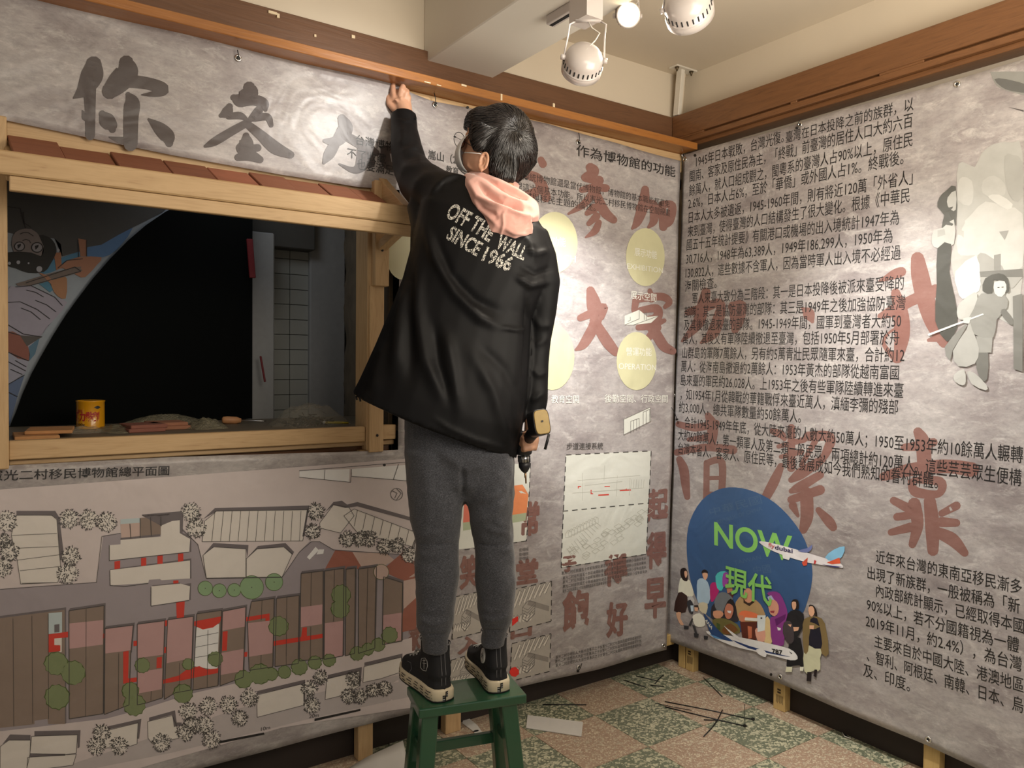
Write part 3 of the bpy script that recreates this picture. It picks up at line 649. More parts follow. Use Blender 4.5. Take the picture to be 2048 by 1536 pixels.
# faded black-and-white photograph print
def bw(name, items, base=4):
    items = [(int(g*.86), p) for g, p in items]
    return coll(name, [((g, g, g-4 if g > 20 else g), p) for g, p in items], ox=1840, oy=380, s=.2734, base=base)
coll('printed_photo_figure', [((128,128,124),[(1868,435),(1875,428),(2000,426),(2100,440),(2100,560),(2000,548),(1920,520),(1890,490)]),((92,92,90),[(1890,470),(1960,470),(2100,510),(2100,550),(1990,540),(1930,515)])], ox=1348, oy=0, s=K, base=4)
coll('printed_photo_figure', [((80,76,76),[(1965,632),(2060,650),(2060,660)])], ox=1348, oy=0, s=K, base=4)
bw('printed_photo_figure', [(188, [(290,-110),(330,-200),(420,-160),(470,-260),(560,-330),(700,-340),(770,-260),(770,640),(700,1000),(690,640),(520,640),(440,760),(330,800),(290,700),(240,500),(290,330)]),
  (206, [(300,300),(400,180),(500,90),(640,130),(770,180),(770,560),(640,600),(460,600),(430,480),(300,480)]),(170, [(440,480),(500,470),(620,560),(610,600),(450,600)]),(150,[(560,480),(610,470),(610,590),(560,590)]),
  (200, [(300,-40),(330,-90),(400,-60),(410,60),(380,120),(300,80)]),(196, [(480,-60),(560,-100),(640,-40),(640,40),(560,60),(480,30)]),(214, [(520,50),(600,40),(700,110),(660,150),(560,90)]),
  (178, [(640,-240),(700,-250),(770,-200),(770,60),(700,80),(650,-40)]), (160, [(600,310),(670,300),(640,370)]), (216, [(280,600),(430,480),(460,640),(450,740),(330,800),(290,720)]),(128, [(455,600),(770,580),(770,640),(460,640)]),(176,[(455,640),(770,640),(700,720),(480,700)])], 4)
bw('printed_photo_figure', [(96, [(215,10),(285,-20),(285,260),(180,285),(200,190),(150,130),(165,60)]), (196, [(120,300),(190,280),(270,220),(270,400),(150,430),(108,390)]), (178,[(150,300),(200,290),(210,330),(150,350)]), (190, [(225,60),(285,10),(285,150),(250,150),(225,120)]),
  (84, [(150,430),(250,400),(235,600),(275,790),(290,1000),(215,1110),(130,960),(145,700)])], 12)
bw('printed_photo_child', [(120, [(440,1190),(515,1190),(510,1380),(470,1390),(430,1300)]), (130,[(700,780),(770,760),(770,1330),(705,1310)]), (158, [(430,1070),(550,1070),(540,1190),(430,1190)]), (150, [(470,760),(640,770),(660,860),(580,950),(555,1080),(400,1050),(380,900)]), (190, [(310,830),(420,750),(440,800),(380,930),(310,950),(290,900)]),
  (118, [(640,870),(700,950),(695,990),(660,970),(610,900)]), (176, [(380,960),(360,1020),(260,1180),(300,1290),(420,1270),(450,1160),(400,1020)]), (140, [(200,1150),(330,1000),(360,1000),(260,1170),(240,1250)]), (92, [(480,740),(500,650),(600,612),(665,650),(675,740),(650,750),(640,690),(560,660),(550,760)]), (212, [(565,680),(640,670),(655,730),(620,785),(570,760)]),
  (226, [(75,1055),(480,905),(490,912),(85,1068)]), (190, [(270,1350),(340,1310),(355,1400),(330,1430),(275,1400)]), (186, [(365,1330),(420,1340),(510,1430),(500,1465),(400,1420)]), (208, [(335,940),(395,930),(380,980),(340,975)]), (60,[(590,715),(605,713),(604,719),(590,720)]),(60,[(620,712),(635,710),(634,716),(621,717)])], 18)

# ================================================================ site plan on the lower left banner (pixels: x=z*K, y=900+z*K)
MAPC = {'bg': c8(196,180,172), 'road': c8(148,136,138), 'band': c8(176,164,158), 'crm': c8(208,198,182), 'shd': c8(104,94,94), 'brn': c8(134,112,94), 'pnk': c8(184,136,130), 'red': c8(206,66,54), 'trr': c8(158,84,58), 'trp': c8(190,158,140), 'gls': c8(170,186,184), 'wht': c8(224,216,204), 'grn': c8(118,132,78), 'lgr': c8(126,160,106)}
def _ds(v): g = sum(v)/3; return tuple(min(.8, 1.2*(q*.72+g*.28)*t) for q, t in zip(v, (.98, 1, 1.06)))
MM = {k: ink('plan_'+k, _ds(v) if k != 'red' else v, var=.04) for k, v in MAPC.items()}
def mp(c_, pts, layer=3, name='plan_shape', zoom=True, cell=.035):
    p = [(x*K, 900+y*K) for x, y in pts] if zoom else pts
    return decal(name, 'B', [pix('B', p)], MM[c_] if c_ in MM else c_, banB, layer, cell)
def ln(ptss, w=1.0, layer=9, mat=None, zoom=True, name='plan_line'):
    polys = []
    for pts in ptss:
        p = [(x*K, 900+y*K) for x, y in pts] if zoom else pts
        polys += [pix('B', q) for q in seg(p, w)]
    return decal(name, 'B', polys, mat or INKF, banB, layer, cell=.08)
# panel
mp('bg', [(-20,979),(817,916),(820,1000),(822,1200),(829,1402),(815,1412),(560,1452),(250,1540),(-60,1600),(-60,982)], 1, 'plan_panel', False, .04)
text('B', '憲光二村移民博物館總平面圖', (-24,961),(336,949), 18, INK, banB, 'plan_title', 3, off=.004)
mp('road', [(-80,810),(560,765),(600,495),(700,480),(1050,440),(1150,545),(1200,745),(1640,735),(1740,590),(1800,530),(1860,530),(1940,575),(2400,610),(2400,1200),(2020,1200),(1900,1260),(1370,1360),(1100,1420),(850,1500),(620,1560),(-80,1640),(-80,1500)], 2, 'plan_road')
mp('bg', [(-80,1640),(400,1590),(620,1560),(850,1500),(1100,1420),(1400,1350),(1900,1220),(2400,1090),(2400,1330),(1900,1440),(1000,1700),(300,1800),(-80,1860)], 2.4)
mp('band', [(1400,1500),(1900,1400),(2400,1290),(2400,1430),(1900,1540),(1000,1760),(300,1900),(-80,2000),(-80,1880),(400,1830)], 2.6)
# upper outlines of pale blocks
wl = [[(1740,118),(2470,60)],[(1740,155),(2040,185),(2045,108)],[(2045,150),(2470,185)],[(1890,112),(1885,170)],[(2320,80),(2290,170)]]
mp('wht', [(1742,118),(2035,108),(2030,183),(1742,155)], 3); mp('wht', [(2045,108),(2420,80),(2420,180),(2050,150)], 3); ln(wl)
blocks = [[(95,375),(300,375),(330,400),(345,600),(355,700),(335,765),(120,775),(100,640),(65,490)], [(1240,370),(1260,350),(1790,345),(1760,525),(1175,530),(1190,410)],
 [(1180,610),(1240,560),(1430,572),(1430,738),(1200,742)], [(1432,630),(1490,570),(1650,560),(1700,600),(1640,735),(1432,738)], [(1860,420),(1940,315),(2030,330),(2060,380),(1980,480),(1860,450)],
 [(2000,380),(2060,340),(2430,480),(2400,560),(2080,480)]]
for b in blocks: mp('crm', b, 3.5, 'plan_block'); ln([b+[b[0]]], .9)
for sh in ([(95,350),(320,350),(345,390),(370,600),(350,640),(330,395),(300,378),(95,375)], [(1180,400),(1250,335),(1800,320),(1770,500),(1758,500),(1785,345),(1260,355)], [(1180,610),(1240,538),(1445,550),(1440,620),(1432,575),(1245,562)], [(1435,630),(1500,555),(1660,538),(1710,590),(1700,608),(1650,562),(1495,575)],
 [(1890,360),(1940,300),(1990,292),(2020,315),(2080,300),(2430,400),(2430,420),(2080,325),(2010,335),(1940,318)]): mp('shd', sh, 3.8, 'plan_shadow')
ln([[(65,492),(330,480)],[(98,566),(338,556)],[(95,636),(345,604)],[(115,697),(350,672)],[(125,770),(335,765)]], .8)
ln([[(1300-50+i*50,352),(1240+i*50-(9-i)*1,527)] for i in range(11)], .8)
ln([[(2080+i*50,345+i*20),(2060+i*50,440+i*18)] for i in range(8)], .8)
# north block with corridors
mp('gls', [(700,400),(812,392),(812,420),(700,428)], 4); mp('trp', [(700,428),(812,420),(815,500),(705,512)], 4); mp('brn', [(812,392),(1050,372),(1050,440),(935,490),(815,505)], 4)
mp('shd', [(700,520),(930,498),(930,486),(700,508)], 4.4); mp('shd', [(825,378),(1055,358),(1052,500),(1105,510),(1103,590),(1112,590),(1112,500),(1062,480),(1066,362),(1066,352),(825,372)], 4.4)
mp('crm', [(940,435),(1000,410),(1045,405),(1045,490),(980,495),(940,495)], 4.6)
mp('crm', [(635,550),(700,545),(700,520),(935,500),(935,440),(985,430),(1045,480),(1105,515),(1100,590),(635,640)], 5, 'plan_block')
mp('crm', [(638,695),(1105,640),(1105,745),(940,755),(930,748),(866,752),(862,770),(640,785)], 5, 'plan_block'); mp('crm', [(880,790),(1050,775),(1105,790),(1100,870),(878,905)], 5, 'plan_block')
mp('shd', [(640,690),(1112,628),(1114,745),(1104,745),(1104,642),(640,700)], 4.8); mp('shd', [(885,785),(1045,768),(1052,780),(1112,772),(1110,870),(1100,870),(1100,788),(885,795)], 4.8)
for r in ([(665,645),(698,640),(698,685),(665,690)],[(820,625),(850,622),(850,668),(820,672)],[(915,612),(946,610),(946,658),(915,660)],[(1035,600),(1066,598),(1066,642),(1035,648)],[(1008,758),(1038,755),(1038,772),(1008,775)],[(1025,882),(1075,878),(1070,975),(1028,975)]): mp('red', r, 5.4, 'plan_corridor')
ln([[(635,550),(635,640),(1100,590)],[(638,695),(640,783),(725,790),(862,772)],[(878,795),(878,905),(1100,872)],[(815,395),(815,505)],[(755,425),(760,510)],[(875,388),(880,495)],[(935,385),(935,440)]], 1.2)
ln([[(0,805),(560,765),(592,498),(700,480)],[(1060,460),(1150,545),(1200,745),(1640,738),(1740,590),(1810,530),(1860,530),(1940,578),(2400,610)]], .9)
mp('wht', [(1785,620),(1835,560),(1855,580),(1800,635)], 4); mp('wht', [(1855,575),(1885,575),(1880,600),(1840,605)], 4)
# long brown houses
H = [[(-80,985),(375,925),(378,1590),(280,1590),(275,1560),(200,1570),(200,1590),(-80,1620)], [(400,930),(605,900),(600,1530),(402,1560)], [(610,1035),(775,1015),(760,1180),(750,1480),(606,1535)], [(798,1010),(958,990),(945,1440),(850,1470),(798,1480)], [(975,985),(1125,965),(1110,1395),(1020,1410),(955,1450)],
 [(1145,950),(1290,930),(1268,1370),(1122,1395)], [(1295,935),(1430,910),(1415,1320),(1280,1370)], [(1462,880),(1595,860),(1588,1260),(1450,1280),(1440,1000)], [(1608,860),(1740,842),(1735,1240),(1600,1258)], [(1750,715),(1880,700),(1878,1210),(1742,1225)], [(1888,700),(2000,685),(1995,1195),(1885,1215)], [(2012,690),(2068,683),(2062,1180),(2008,1195)], [(2085,690),(2190,675),(2180,1150),(2085,1180)]]
H += [[(2232,735),(2345,770),(2340,1110),(2225,1130)]]
for h in H:
    mp('brn', h, 4, 'plan_house'); sh = [(x+7, y-12) for x, y in h[:3]]
    mp('shd', [h[0], (h[0][0]+6, h[0][1]-14), (h[1][0]+9, h[1][1]-14), (h[2][0]+7, h[2][1]-6), (h[2][0], h[2][1]), h[1]], 3.6, 'plan_shadow')
mp('trr', [(1890,690),(1950,580),(2050,590),(2110,690)], 3.4); mp('trp', [(2050,590),(2250,600),(2300,640),(2200,690),(2110,690)], 3.4)
mp('trr', [(2220,700),(2350,590),(2400,640),(2440,740),(2350,760)], 3.6); mp('trp', [(2350,760),(2440,700),(2465,820),(2350,930)], 3.6); mp('trr', [(2345,930),(2465,820),(2420,1040),(2340,1060)], 3.6)
for p in ([(400,1005),(600,985),(598,1128),(402,1152)], [(610,1035),(775,1015),(760,1162),(612,1180)], [(798,1010),(958,990),(952,1188),(798,1208)], [(975,985),(1125,965),(1115,1210),(970,1238)], [(1295,940),(1430,912),(1425,1025),(1290,1050)], [(1440,1005),(1590,988),(1586,1180),(1442,1203)],
  [(798,1290),(945,1268),(940,1390),(800,1415)], [(1280,1180),(1420,1155),(1412,1285),(1280,1308)], [(1750,912),(1876,895),(1872,1010),(1750,1028)], [(1888,1005),(1998,990),(1995,1195),(1885,1215)], [(2228,960),(2340,945),(2335,1105),(2225,1130)]): mp('pnk', p, 5, 'plan_house')
mp('gls', [(282,945),(360,938),(360,1058),(282,1066)], 5); mp('shd', [(315,1012),(345,1008),(345,1055),(315,1058)], 5.4); mp('crm', [(312,1092),(358,1086),(358,1170),(345,1170),(345,1130),(312,1132)], 5.6)
mp('wht', [(1140,1030),(1275,1010),(1265,1280),(1128,1255)], 5.2, 'plan_house')
for r in ([(282,1068),(395,1052),(395,1085),(315,1092),(315,1130),(350,1132),(350,1165),(282,1172)], [(716,1170),(748,1165),(745,1325),(795,1320),(795,1345),(716,1356)], [(776,1108),(798,1106),(798,1135),(776,1138)], [(598,1065),(612,1063),(612,1090),(598,1092)], [(912,1205),(942,1200),(940,1265),(910,1268)],
  [(1130,995),(1290,965),(1280,1000),(1240,1030),(1180,1042),(1130,1020)], [(948,1335),(1040,1310),(1090,1272),(1160,1255),(1200,1275),(1270,1268),(1268,1295),(1050,1340),(948,1358)], [(1296,1055),(1325,1050),(1320,1165),(1292,1168)], [(1432,970),(1568,948),(1568,990),(1545,992),(1545,975),(1432,995)],
  [(1592,1110),(1752,1085),(1760,1030),(1785,1028),(1785,1080),(1876,1066),(1876,1090),(1592,1138)], [(958,990),(972,988),(972,1022),(958,1024)], [(955,1145),(970,1143),(970,1178),(955,1180)], [(1420,1175),(1440,1172),(1438,1200),(1420,1203)]): mp('red', r, 6, 'plan_corridor')
ln([h+[h[0]] for h in H[1:]], 1.4)
ln([[(75,975),(80,1600)],[(185,960),(190,1585)],[(280,950),(282,1560)],[(500,920),(498,1545)],[(690,1180),(688,1510)],[(1045,1235),(1045,1400)],[(1210,1045),(1205,1380)],[(1525,870),(1520,985)],[(1520,1190),(1518,1270)],[(1668,852),(1665,1248)],[(1810,710),(1808,905)],[(1808,1025),(1805,1215)],[(1945,695),(1940,995)],[(2140,685),(2130,1165)],[(880,1400),(878,1455)],[(1140,1085),(1270,1060)],[(1138,1145),(1268,1120)],[(1134,1205),(1266,1185)]], .8)
# trees
def jag(cx, cy, r, n=22, k=.09): return [(cx+(r*(1+(k if i % 2 else -k)*random.random()))*math.cos(2*math.pi*i/n), cy+(r*(1+(k if i % 2 else -k)*random.random()))*math.sin(2*math.pi*i/n)) for i in range(n)]
GL = ink('plan_tree_edge', c8(84,100,56))
for cx, cy, r in ((325,1238,66),(425,1292,68),(332,1432,70),(828,1250,42),(758,1398,48),(782,1480,62),(1095,1244,32),(1065,1415,54),(1253,1213,42),(1620,1023,56),(1983,838,54),(1978,920,52),(1418,1332,50),(1512,1302,58),(1580,1302,36),(1656,1290,36),(1742,1260,46),(1832,1234,38),(1915,1220,36),(2078,1180,40),(2140,1155,34),(2200,1130,38),(2268,1075,46)):
    mp(GL, jag(cx, cy, r+3), 7, 'plan_tree'); mp('grn', jag(cx, cy, r-1), 7.5, 'plan_tree')
for cx, cy, r in ((1194,802,42),(1276,816,40),(1363,812,38),(1464,796,68),(1594,765,50)):
    mp(GL, ell(cx, cy, r+2, r+2), 7, 'plan_tree'); mp('lgr', ell(cx, cy, r-1, r-1), 7.5, 'plan_tree'); mp(INKF, ell(cx, cy, 3, 3, 8), 8, 'plan_tree')
mp(GL, ell(2218,707,46,46), 7, 'plan_tree'); mp('trp', ell(2218,707,43,43), 7.5, 'plan_tree')
def scrib(cx, cy, r):   # line-drawn tree: many short dashes in a disc
    mp('crm', jag(cx, cy, r*.9), 6.5, 'plan_line_tree'); polys = []
    for k in range(135):
        a = random.random()*6.283; q = r*math.sqrt(random.random()); x, y = cx+q*math.cos(a), cy+q*math.sin(a)
        b = a+random.uniform(-.9, .9); l = random.uniform(6, 13); polys += seg([(x*K, 900+y*K), ((x+l*math.cos(b))*K, 900+(y+l*math.sin(b))*K)], 1.25)
    decal('plan_line_tree', 'B', [pix('B', p) for p in polys], INKF, banB, 8, cell=.1)
for t in ((35,410,62),(20,520,40),(55,585,55),(15,680,55),(400,398,55),(515,400,58),(620,415,58),(412,612,55),(395,715,60),(1110,358,55),(1138,450,56),(1838,355,48),(1815,470,44),(2020,515,46),(2093,515,45),(2148,512,45),(2240,560,44),(2310,552,42),(2385,610,46),
          (1450,1440,50),(1330,1480,52),(1212,1490,52),(1095,1520,52),(1395,1560,44),(1865,1322,42),(1800,1385,44),(1815,1485,46),(2030,1430,44),(2055,1330,40),(2095,1430,42),(2170,1395,40),(2240,1385,42),(2430,1320,30),(2452,1190,34),
          (1190,1600,52),(1080,1640,52),(1230,1680,54),(590,1640,50),(560,1720,52),(690,1720,52),(940,1700,52),(1120,1600,48)): scrib(*t)
# lower pale blocks with shadows (zoom of 0..450 x 1200..1536, factor .2197)
def lo(c_, pts, layer=3.5, ox=0): mp(c_, [(ox+x*.2197, 1200+y*.2197) for x, y in pts], layer, 'plan_block', False)
def lol(ptss, ox=0, w=.9): ln([[(ox+x*.2197, 1200+y*.2197) for x, y in p] for p in ptss], w, 9, None, False)
for pts in ([(285,1215),(700,1205),(690,1370),(590,1385),(270,1370)], [(915,1180),(1250,1100),(1240,1290),(1180,1310),(905,1330)], [(1335,1090),(1560,1035),(1600,1130),(1620,1240),(1380,1290),(1340,1240)], [(0,1310),(80,1250),(275,1250),(270,1380),(235,1530),(0,1530)], [(250,1405),(690,1380),(660,1480),(240,1530)]): lo('crm', pts); lol([pts+[pts[0]]])
for pts in ([(310,1170),(728,1165),(720,1320),(700,1330),(700,1205),(310,1215)], [(935,1140),(1280,1065),(1260,1245),(1240,1245),(1250,1100),(935,1170)], [(1350,1055),(1585,990),(1600,1100),(1645,1100),(1645,1200),(1620,1200),(1620,1130),(1575,1140),(1560,1030),(1350,1085)], [(20,1290),(90,1200),(275,1205),(275,1250),(80,1250)], [(270,1378),(400,1375),(590,1378),(590,1395),(270,1405)]): lo('shd', pts, 3.8)
for pts in ([(275,850),(700,745),(710,940),(280,1050)], [(910,700),(1205,630),(1200,770),(1060,850),(895,890)], [(1245,590),(1590,505),(1590,640),(1400,700),(1235,735)]): lo('crm', pts, 3.5, 450); lol([pts+[pts[0]]], 450)
for pts in ([(280,815),(715,710),(715,910),(700,910),(700,750),(280,845)], [(920,668),(1228,595),(1215,770),(1200,770),(1205,635),(920,705)], [(1250,555),(1598,475),(1598,620),(1588,620),(1585,512),(1250,585)]): lo('shd', pts, 3.8, 450)
mp(INK, [(422,1486),(422,1481),(525,1461),(526,1465)], 5, 'scale_bar', False); mp(INK, [(626,1439),(626,1434),(717,1414),(717,1418)], 5, 'scale_bar', False)
text('B', '0', (418,1487),(424,1486), 8, INK, banB, 'scale_figure', 5); text('B', '10m', (519,1459),(537,1455), 8, INK, banB, 'scale_figure', 5); text('B', '20m', (615,1434),(634,1431), 8, INK, banB, 'scale_figure', 5)
ln([[(ell(789,987,12,12,16)[i]) for i in list(range(16))+[0]], [(780,980),(790,985),(785,995)], [(789,976),(798,985),(789,998)]], 1, 9, None, False, 'north_mark')

# ================================================================ middle section of the back banner
def tb(s, a, b, h, mat=INK, layer=3, off=.004, name='text_line'): return text('B', s, a, b, h, mat, banB, name, layer, off=off)
tb('台灣博物', (708,291),(784,306), 17); tb('不了收藏', (691,317),(768,330), 17); tb('也要滿足主', (710,340),(800,356), 17)
tb('嵩山（2', (852,320),(908,331), 16); tb('教育', (887,350),(912,355), 15)
tb('傳統博物館還是當代博物館，博物館的基本職能都避免', (1040,361),(1335,416), 14, off=-.006); tb('里這六個基本功能。所以憲光二村移民博物館在空間規畫', (1027,381),(1336,434), 14, off=-.006); tb('村與移民主題的論述。', (1043,401),(1186,424), 14, off=-.006)
tb('作為博物館的功能', (1148,313),(1346,356), 20)
for cx, cy, rx, ry in ((1104,486,46,61),(1286,515,39,58),(1268,722,40,58),(1100,714,44,66),(800,500,34,60)):
    decal('text_oval', 'B', [pix('B', ell(cx, cy, rx, ry))], YEL, banB, 2)
tb('研究功能', (1070,490),(1126,495), 16, WI, 4); tb('RESEARCH', (1056,518),(1146,527), 15, WI, 4, 0); tb('展示功能', (1264,512),(1309,519), 14, WI, 4); tb('EXHIBITION', (1249,539),(1321,548), 12, WI, 4, 0)
tb('營運功能', (1247,711),(1298,712), 14, WI, 4); tb('OPERATION', (1232,739),(1307,742), 13, WI, 4, 0); tb('展示空間', (1256,598),(1307,604), 14, WI, 4); tb('後勤空間、行政空間', (1204,805),(1330,805), 14, WI, 4); tb('教育空間', (1098,806),(1153,806), 14, WI, 4)
decal('print_patch', 'B', [pix('B', [(1244,650),(1244,632),(1273,620),(1290,634),(1312,632),(1297,646),(1262,650)])], PAPER, banB, 3)
decal('print_patch', 'B', [pix('B', [(1242,838),(1295,814),(1296,842),(1242,869)])], PAPER, banB, 3)
ln([[(1244,650),(1273,638),(1273,620)],[(1262,650),(1312,632)],[(1250,643),(1255,641),(1255,634)],[(1283,620),(1283,640)],[(1287,622),(1287,641)]], .8, 7, GREYINK, False, 'print_line')
ln([[(1242,838),(1295,814),(1296,842),(1242,869),(1242,838)],[(1256,866),(1256,842),(1273,836),(1273,858)],[(1262,863),(1262,840)],[(1268,861),(1268,838)],[(1281,848),(1281,824),(1294,818),(1294,842)],[(1287,846),(1287,822)]], .8, 7, GREYINK, False, 'print_line')
tb('步道連接系統', (1128,899),(1201,898), 12, INKF)
# dashed sheet
sheet = [(1127,909),(1297,901),(1288,1107),(1117,1133)]
decal('plan_sheet', 'B', [pix('B', sheet)], PAPER, banB, 2)
def dash(pts, w=1.4, L=11, G=8, layer=7, mat=None):
    polys = []
    for (x0, y0), (x1, y1) in zip(pts[:-1], pts[1:]):
        d = math.hypot(x1-x0, y1-y0); t = 0
        while t < d:
            e = min(d, t+L); polys += seg([(x0+(x1-x0)*t/d, y0+(y1-y0)*t/d), (x0+(x1-x0)*e/d, y0+(y1-y0)*e/d)], w); t += L+G
    return decal('dashed_line', 'B', [pix('B', p) for p in polys], mat or INK, banB, layer, cell=.1)
dash(sheet+[sheet[0]]); dash([(1120,1021),(1292,1005)])
RD = ink('plan_red', MAPC['red'])
KB = K
for r in ([(1465,208),(1484,208),(1484,213),(1470,214),(1470,222),(1465,222)], [(1540,230),(1546,230),(1546,250),(1555,250),(1555,255),(1540,255)], [(1585,258),(1648,254),(1648,262),(1585,265)], [(1622,209),(1654,208),(1654,213),(1622,214)], [(1712,231),(1746,229),(1750,220),(1754,229),(1776,228),(1776,235),(1712,238)]):
    decal('print_patch', 'B', [pix('B', [(650+x*K, 900+y*K) for x, y in r])], RD, banB, 4)
FG = ink('pale_grey_line', c8(186,186,176))
rnd = random.Random(4)
ll = [[(1150,960),(1275,950)],[(1160,945),(1160,1000)],[(1205,930),(1203,960)],[(1165,970),(1240,962)],[(1255,955),(1254,990)],[(1230,950),(1228,992)],[(1140,985),(1280,975)]] + [[(1258+i*5,958),(1257+i*5,975)] for i in range(6)]
for i in range(34):
    t = i/34; x = 1135+150*t+rnd.uniform(-12, 12); y = 1110-80*t+rnd.uniform(-16, 16)
    ll += [[(x, y), (x+9, y-6), (x+16, y-2), (x+7, y+5), (x, y)]]
for i in range(12): x = 1128+i*5; y = 1095-i*5; ll += [[(x, y), (x+14, y+22-i)]]
for i in range(10): x = 1126+i*6; y = 1066-i*3; ll += [[(x, y), (x+5, y-7), (x+12, y-4), (x+12, y+6), (x, y+8), (x, y)]]
ln(ll, .7, 5, FG, False, 'print_line')
# orange house picture behind the right knee
ORG = ink('picture_orange', c8(226,140,92)); ORP = ink('picture_salmon', c8(216,120,100)); GRN = ink('picture_green', c8(170,180,150))
decal('picture', 'B', [pix('B', [(900,935),(1056,925),(1048,1080),(880,1102)])], PAPER, banB, 2)
decal('print_patch', 'B', [pix('B', [(1010,972),(1040,968),(1052,988),(1048,1024),(1010,1030)])], ORG, banB, 3)
decal('print_patch', 'B', [pix('B', [(924,1003),(938,1000),(938,1042),(922,1044)])], ORP, banB, 3); decal('print_patch', 'B', [pix('B', [(922,1044),(1048,1024),(1046,1040),(922,1060)])], GRN, banB, 3)
dash([(1056,925),(1048,1080),(925,1098)])
# brush-like small characters
def bc(s, a, b, h):
    v, f = glyphs(s, .016); x0 = min(p[0] for p in v); x1 = max(p[0] for p in v); y0 = min(p[1] for p in v); y1 = max(p[1] for p in v); pts = []; fs = []
    for k, (dx, dy) in enumerate(((0, 0), (1.3, .4), (-1.3, -.4), (.3, 1.4), (-.3, -1.4))):
        for p in v:
            t = (p[0]-x0)/(x1-x0); q = (p[1]-y0)/(y1-y0); pts.append(pB(a[0]+(b[0]-a[0])*t+dx+q*1.5, a[1]+(b[1]-a[1])*t-h*q+dy))
        fs += [tuple(i+k*len(v) for i in g) for g in f]
    return decal('brush_character', 'B', None, BR, banB, 2, tri=(pts, fs))
bc('起', (1290,1042),(1331,1036), 62); bc('得', (1289,1137),(1327,1132), 72); bc('早', (1285,1236),(1325,1231), 78); bc('得', (1204,1172),(1249,1166), 62); bc('好', (1208,1273),(1249,1267), 68); bc('飽', (1120,1262),(1172,1252), 78)
bc('子', (1118,1143),(1146,1139), 30); bc('常', (1036,1072),(1072,1066), 66); bc('堂', (1028,1168),(1070,1162), 48); bc('笑', (916,1178),(954,1172), 66); bc('入', (912,1307),(962,1297), 32); bc('口', (1018,1276),(1058,1268), 26); bc('百', (818,1180),(838,1178), 60); bc('家', (812,1300),(836,1296), 50); bc('看', (815,1230),(835,1228), 40)
# isometric street pictures
def iso(q, seedv):
    r = random.Random(seedv); decal('picture', 'B', [pix('B', q)], ink('picture_grey', c8(172,166,158)), banB, 2.2)
    (x0, y0), (x1, y1), (x2, y2), (x3, y3) = q
    def uv(u, v): return (x0+(x1-x0)*u+(x3-x0)*v, y0+(y1-y0)*u+(y2-y1)*v)
    pale = ink('picture_pale', c8(206,200,190)); mid = ink('picture_mid', c8(140,134,128)); P1 = []; P2 = []; LN = []
    for i in range(7):
        u = .06+i*.125; v = .42-.03*i
        a = [(u, v), (u+.13, v-.36 if v > .36 else .02), (u+.18, v-.33 if v > .33 else .03), (u+.05, v+.06)]
        P1.append([uv(min(.98, max(0, p)), min(.97, max(.02, w))) for p, w in a]); LN.append([uv(min(.98, p), max(.02, w)) for p, w in a])
    P2.append([uv(.45, .35), uv(.98, .62), uv(.98, .75), uv(.42, .47)])
    for i in range(5):
        v = .5+i*.07; LN.append([uv(.30, v), uv(.44, v+.1), uv(.62, v-.06)]); 
    for i in range(6): u = .04+i*.09; P1.append([uv(u, .78+.02*i), uv(u+.05, .66), uv(u+.09, .72), uv(u+.05, .88)]); LN.append([uv(u, .78), uv(u+.05, .66), uv(u+.09, .72)])
    LN.append([uv(.30, .5), uv(.42, .38), uv(.62, .44), uv(.62, .74), uv(.44, .9), uv(.30, .78), uv(.30, .5)])
    decal('print_patch', 'B', [pix('B', p) for p in P1], pale, banB, 3); decal('print_patch', 'B', [pix('B', p) for p in P2], mid, banB, 3)
    ln(LN, .8, 5, GREYINK, False, 'print_line'); dash(list(q)+[q[0]], layer=6)
iso([(1020,1178),(1098,1160),(1097,1240),(1015,1262)], 1); iso([(1020,1285),(1097,1265),(1094,1340),(1015,1360)], 2); iso([(905,1192),(962,1180),(958,1262),(900,1276)], 3); iso([(898,1318),(962,1300),(960,1352),(895,1362)], 4)
RDD = ink('picture_red_dot', c8(222,50,44))
decal('print_patch', 'B', [pix('B', [(1020,1250),(1020,1236),(1032,1230),(1032,1240)])], RDD, banB, 8); decal('print_patch', 'B', [pix('B', jag(1024,1341,9.5,14))], RDD, banB, 8)
# small grey lines of text
for k, (a, b) in enumerate([((1118,1148),(1288,1118)),((1120,1158),(1288,1127)),((1120,1166),(1288,1136)),((1120,1175),(1290,1144)),((1120,1184),(1240,1160))]):
    text('B', '憲光二村在民國五十年前後開始建造為安置軍眷當時空間狹小沒有自來水', a, b, 6, INKF, banB, 'small_print', 3, off=-.004)
for k, (a, b) in enumerate([((1106,1316),(1278,1274)),((1105,1324),(1278,1282)),((1106,1332),(1278,1290))]):
    text('B', '憲光二村這裡的人大部分是憲兵之子女第七二村文化園與周圍環境都是村民', a, b, 6, INKF, banB, 'small_print', 3, off=-.004)
for k in range(3): text('B', '民國五十年改建的村落與', (1034,1102+k*9), (1052,1100+k*9), 6, INKF, banB, 'small_print', 3)

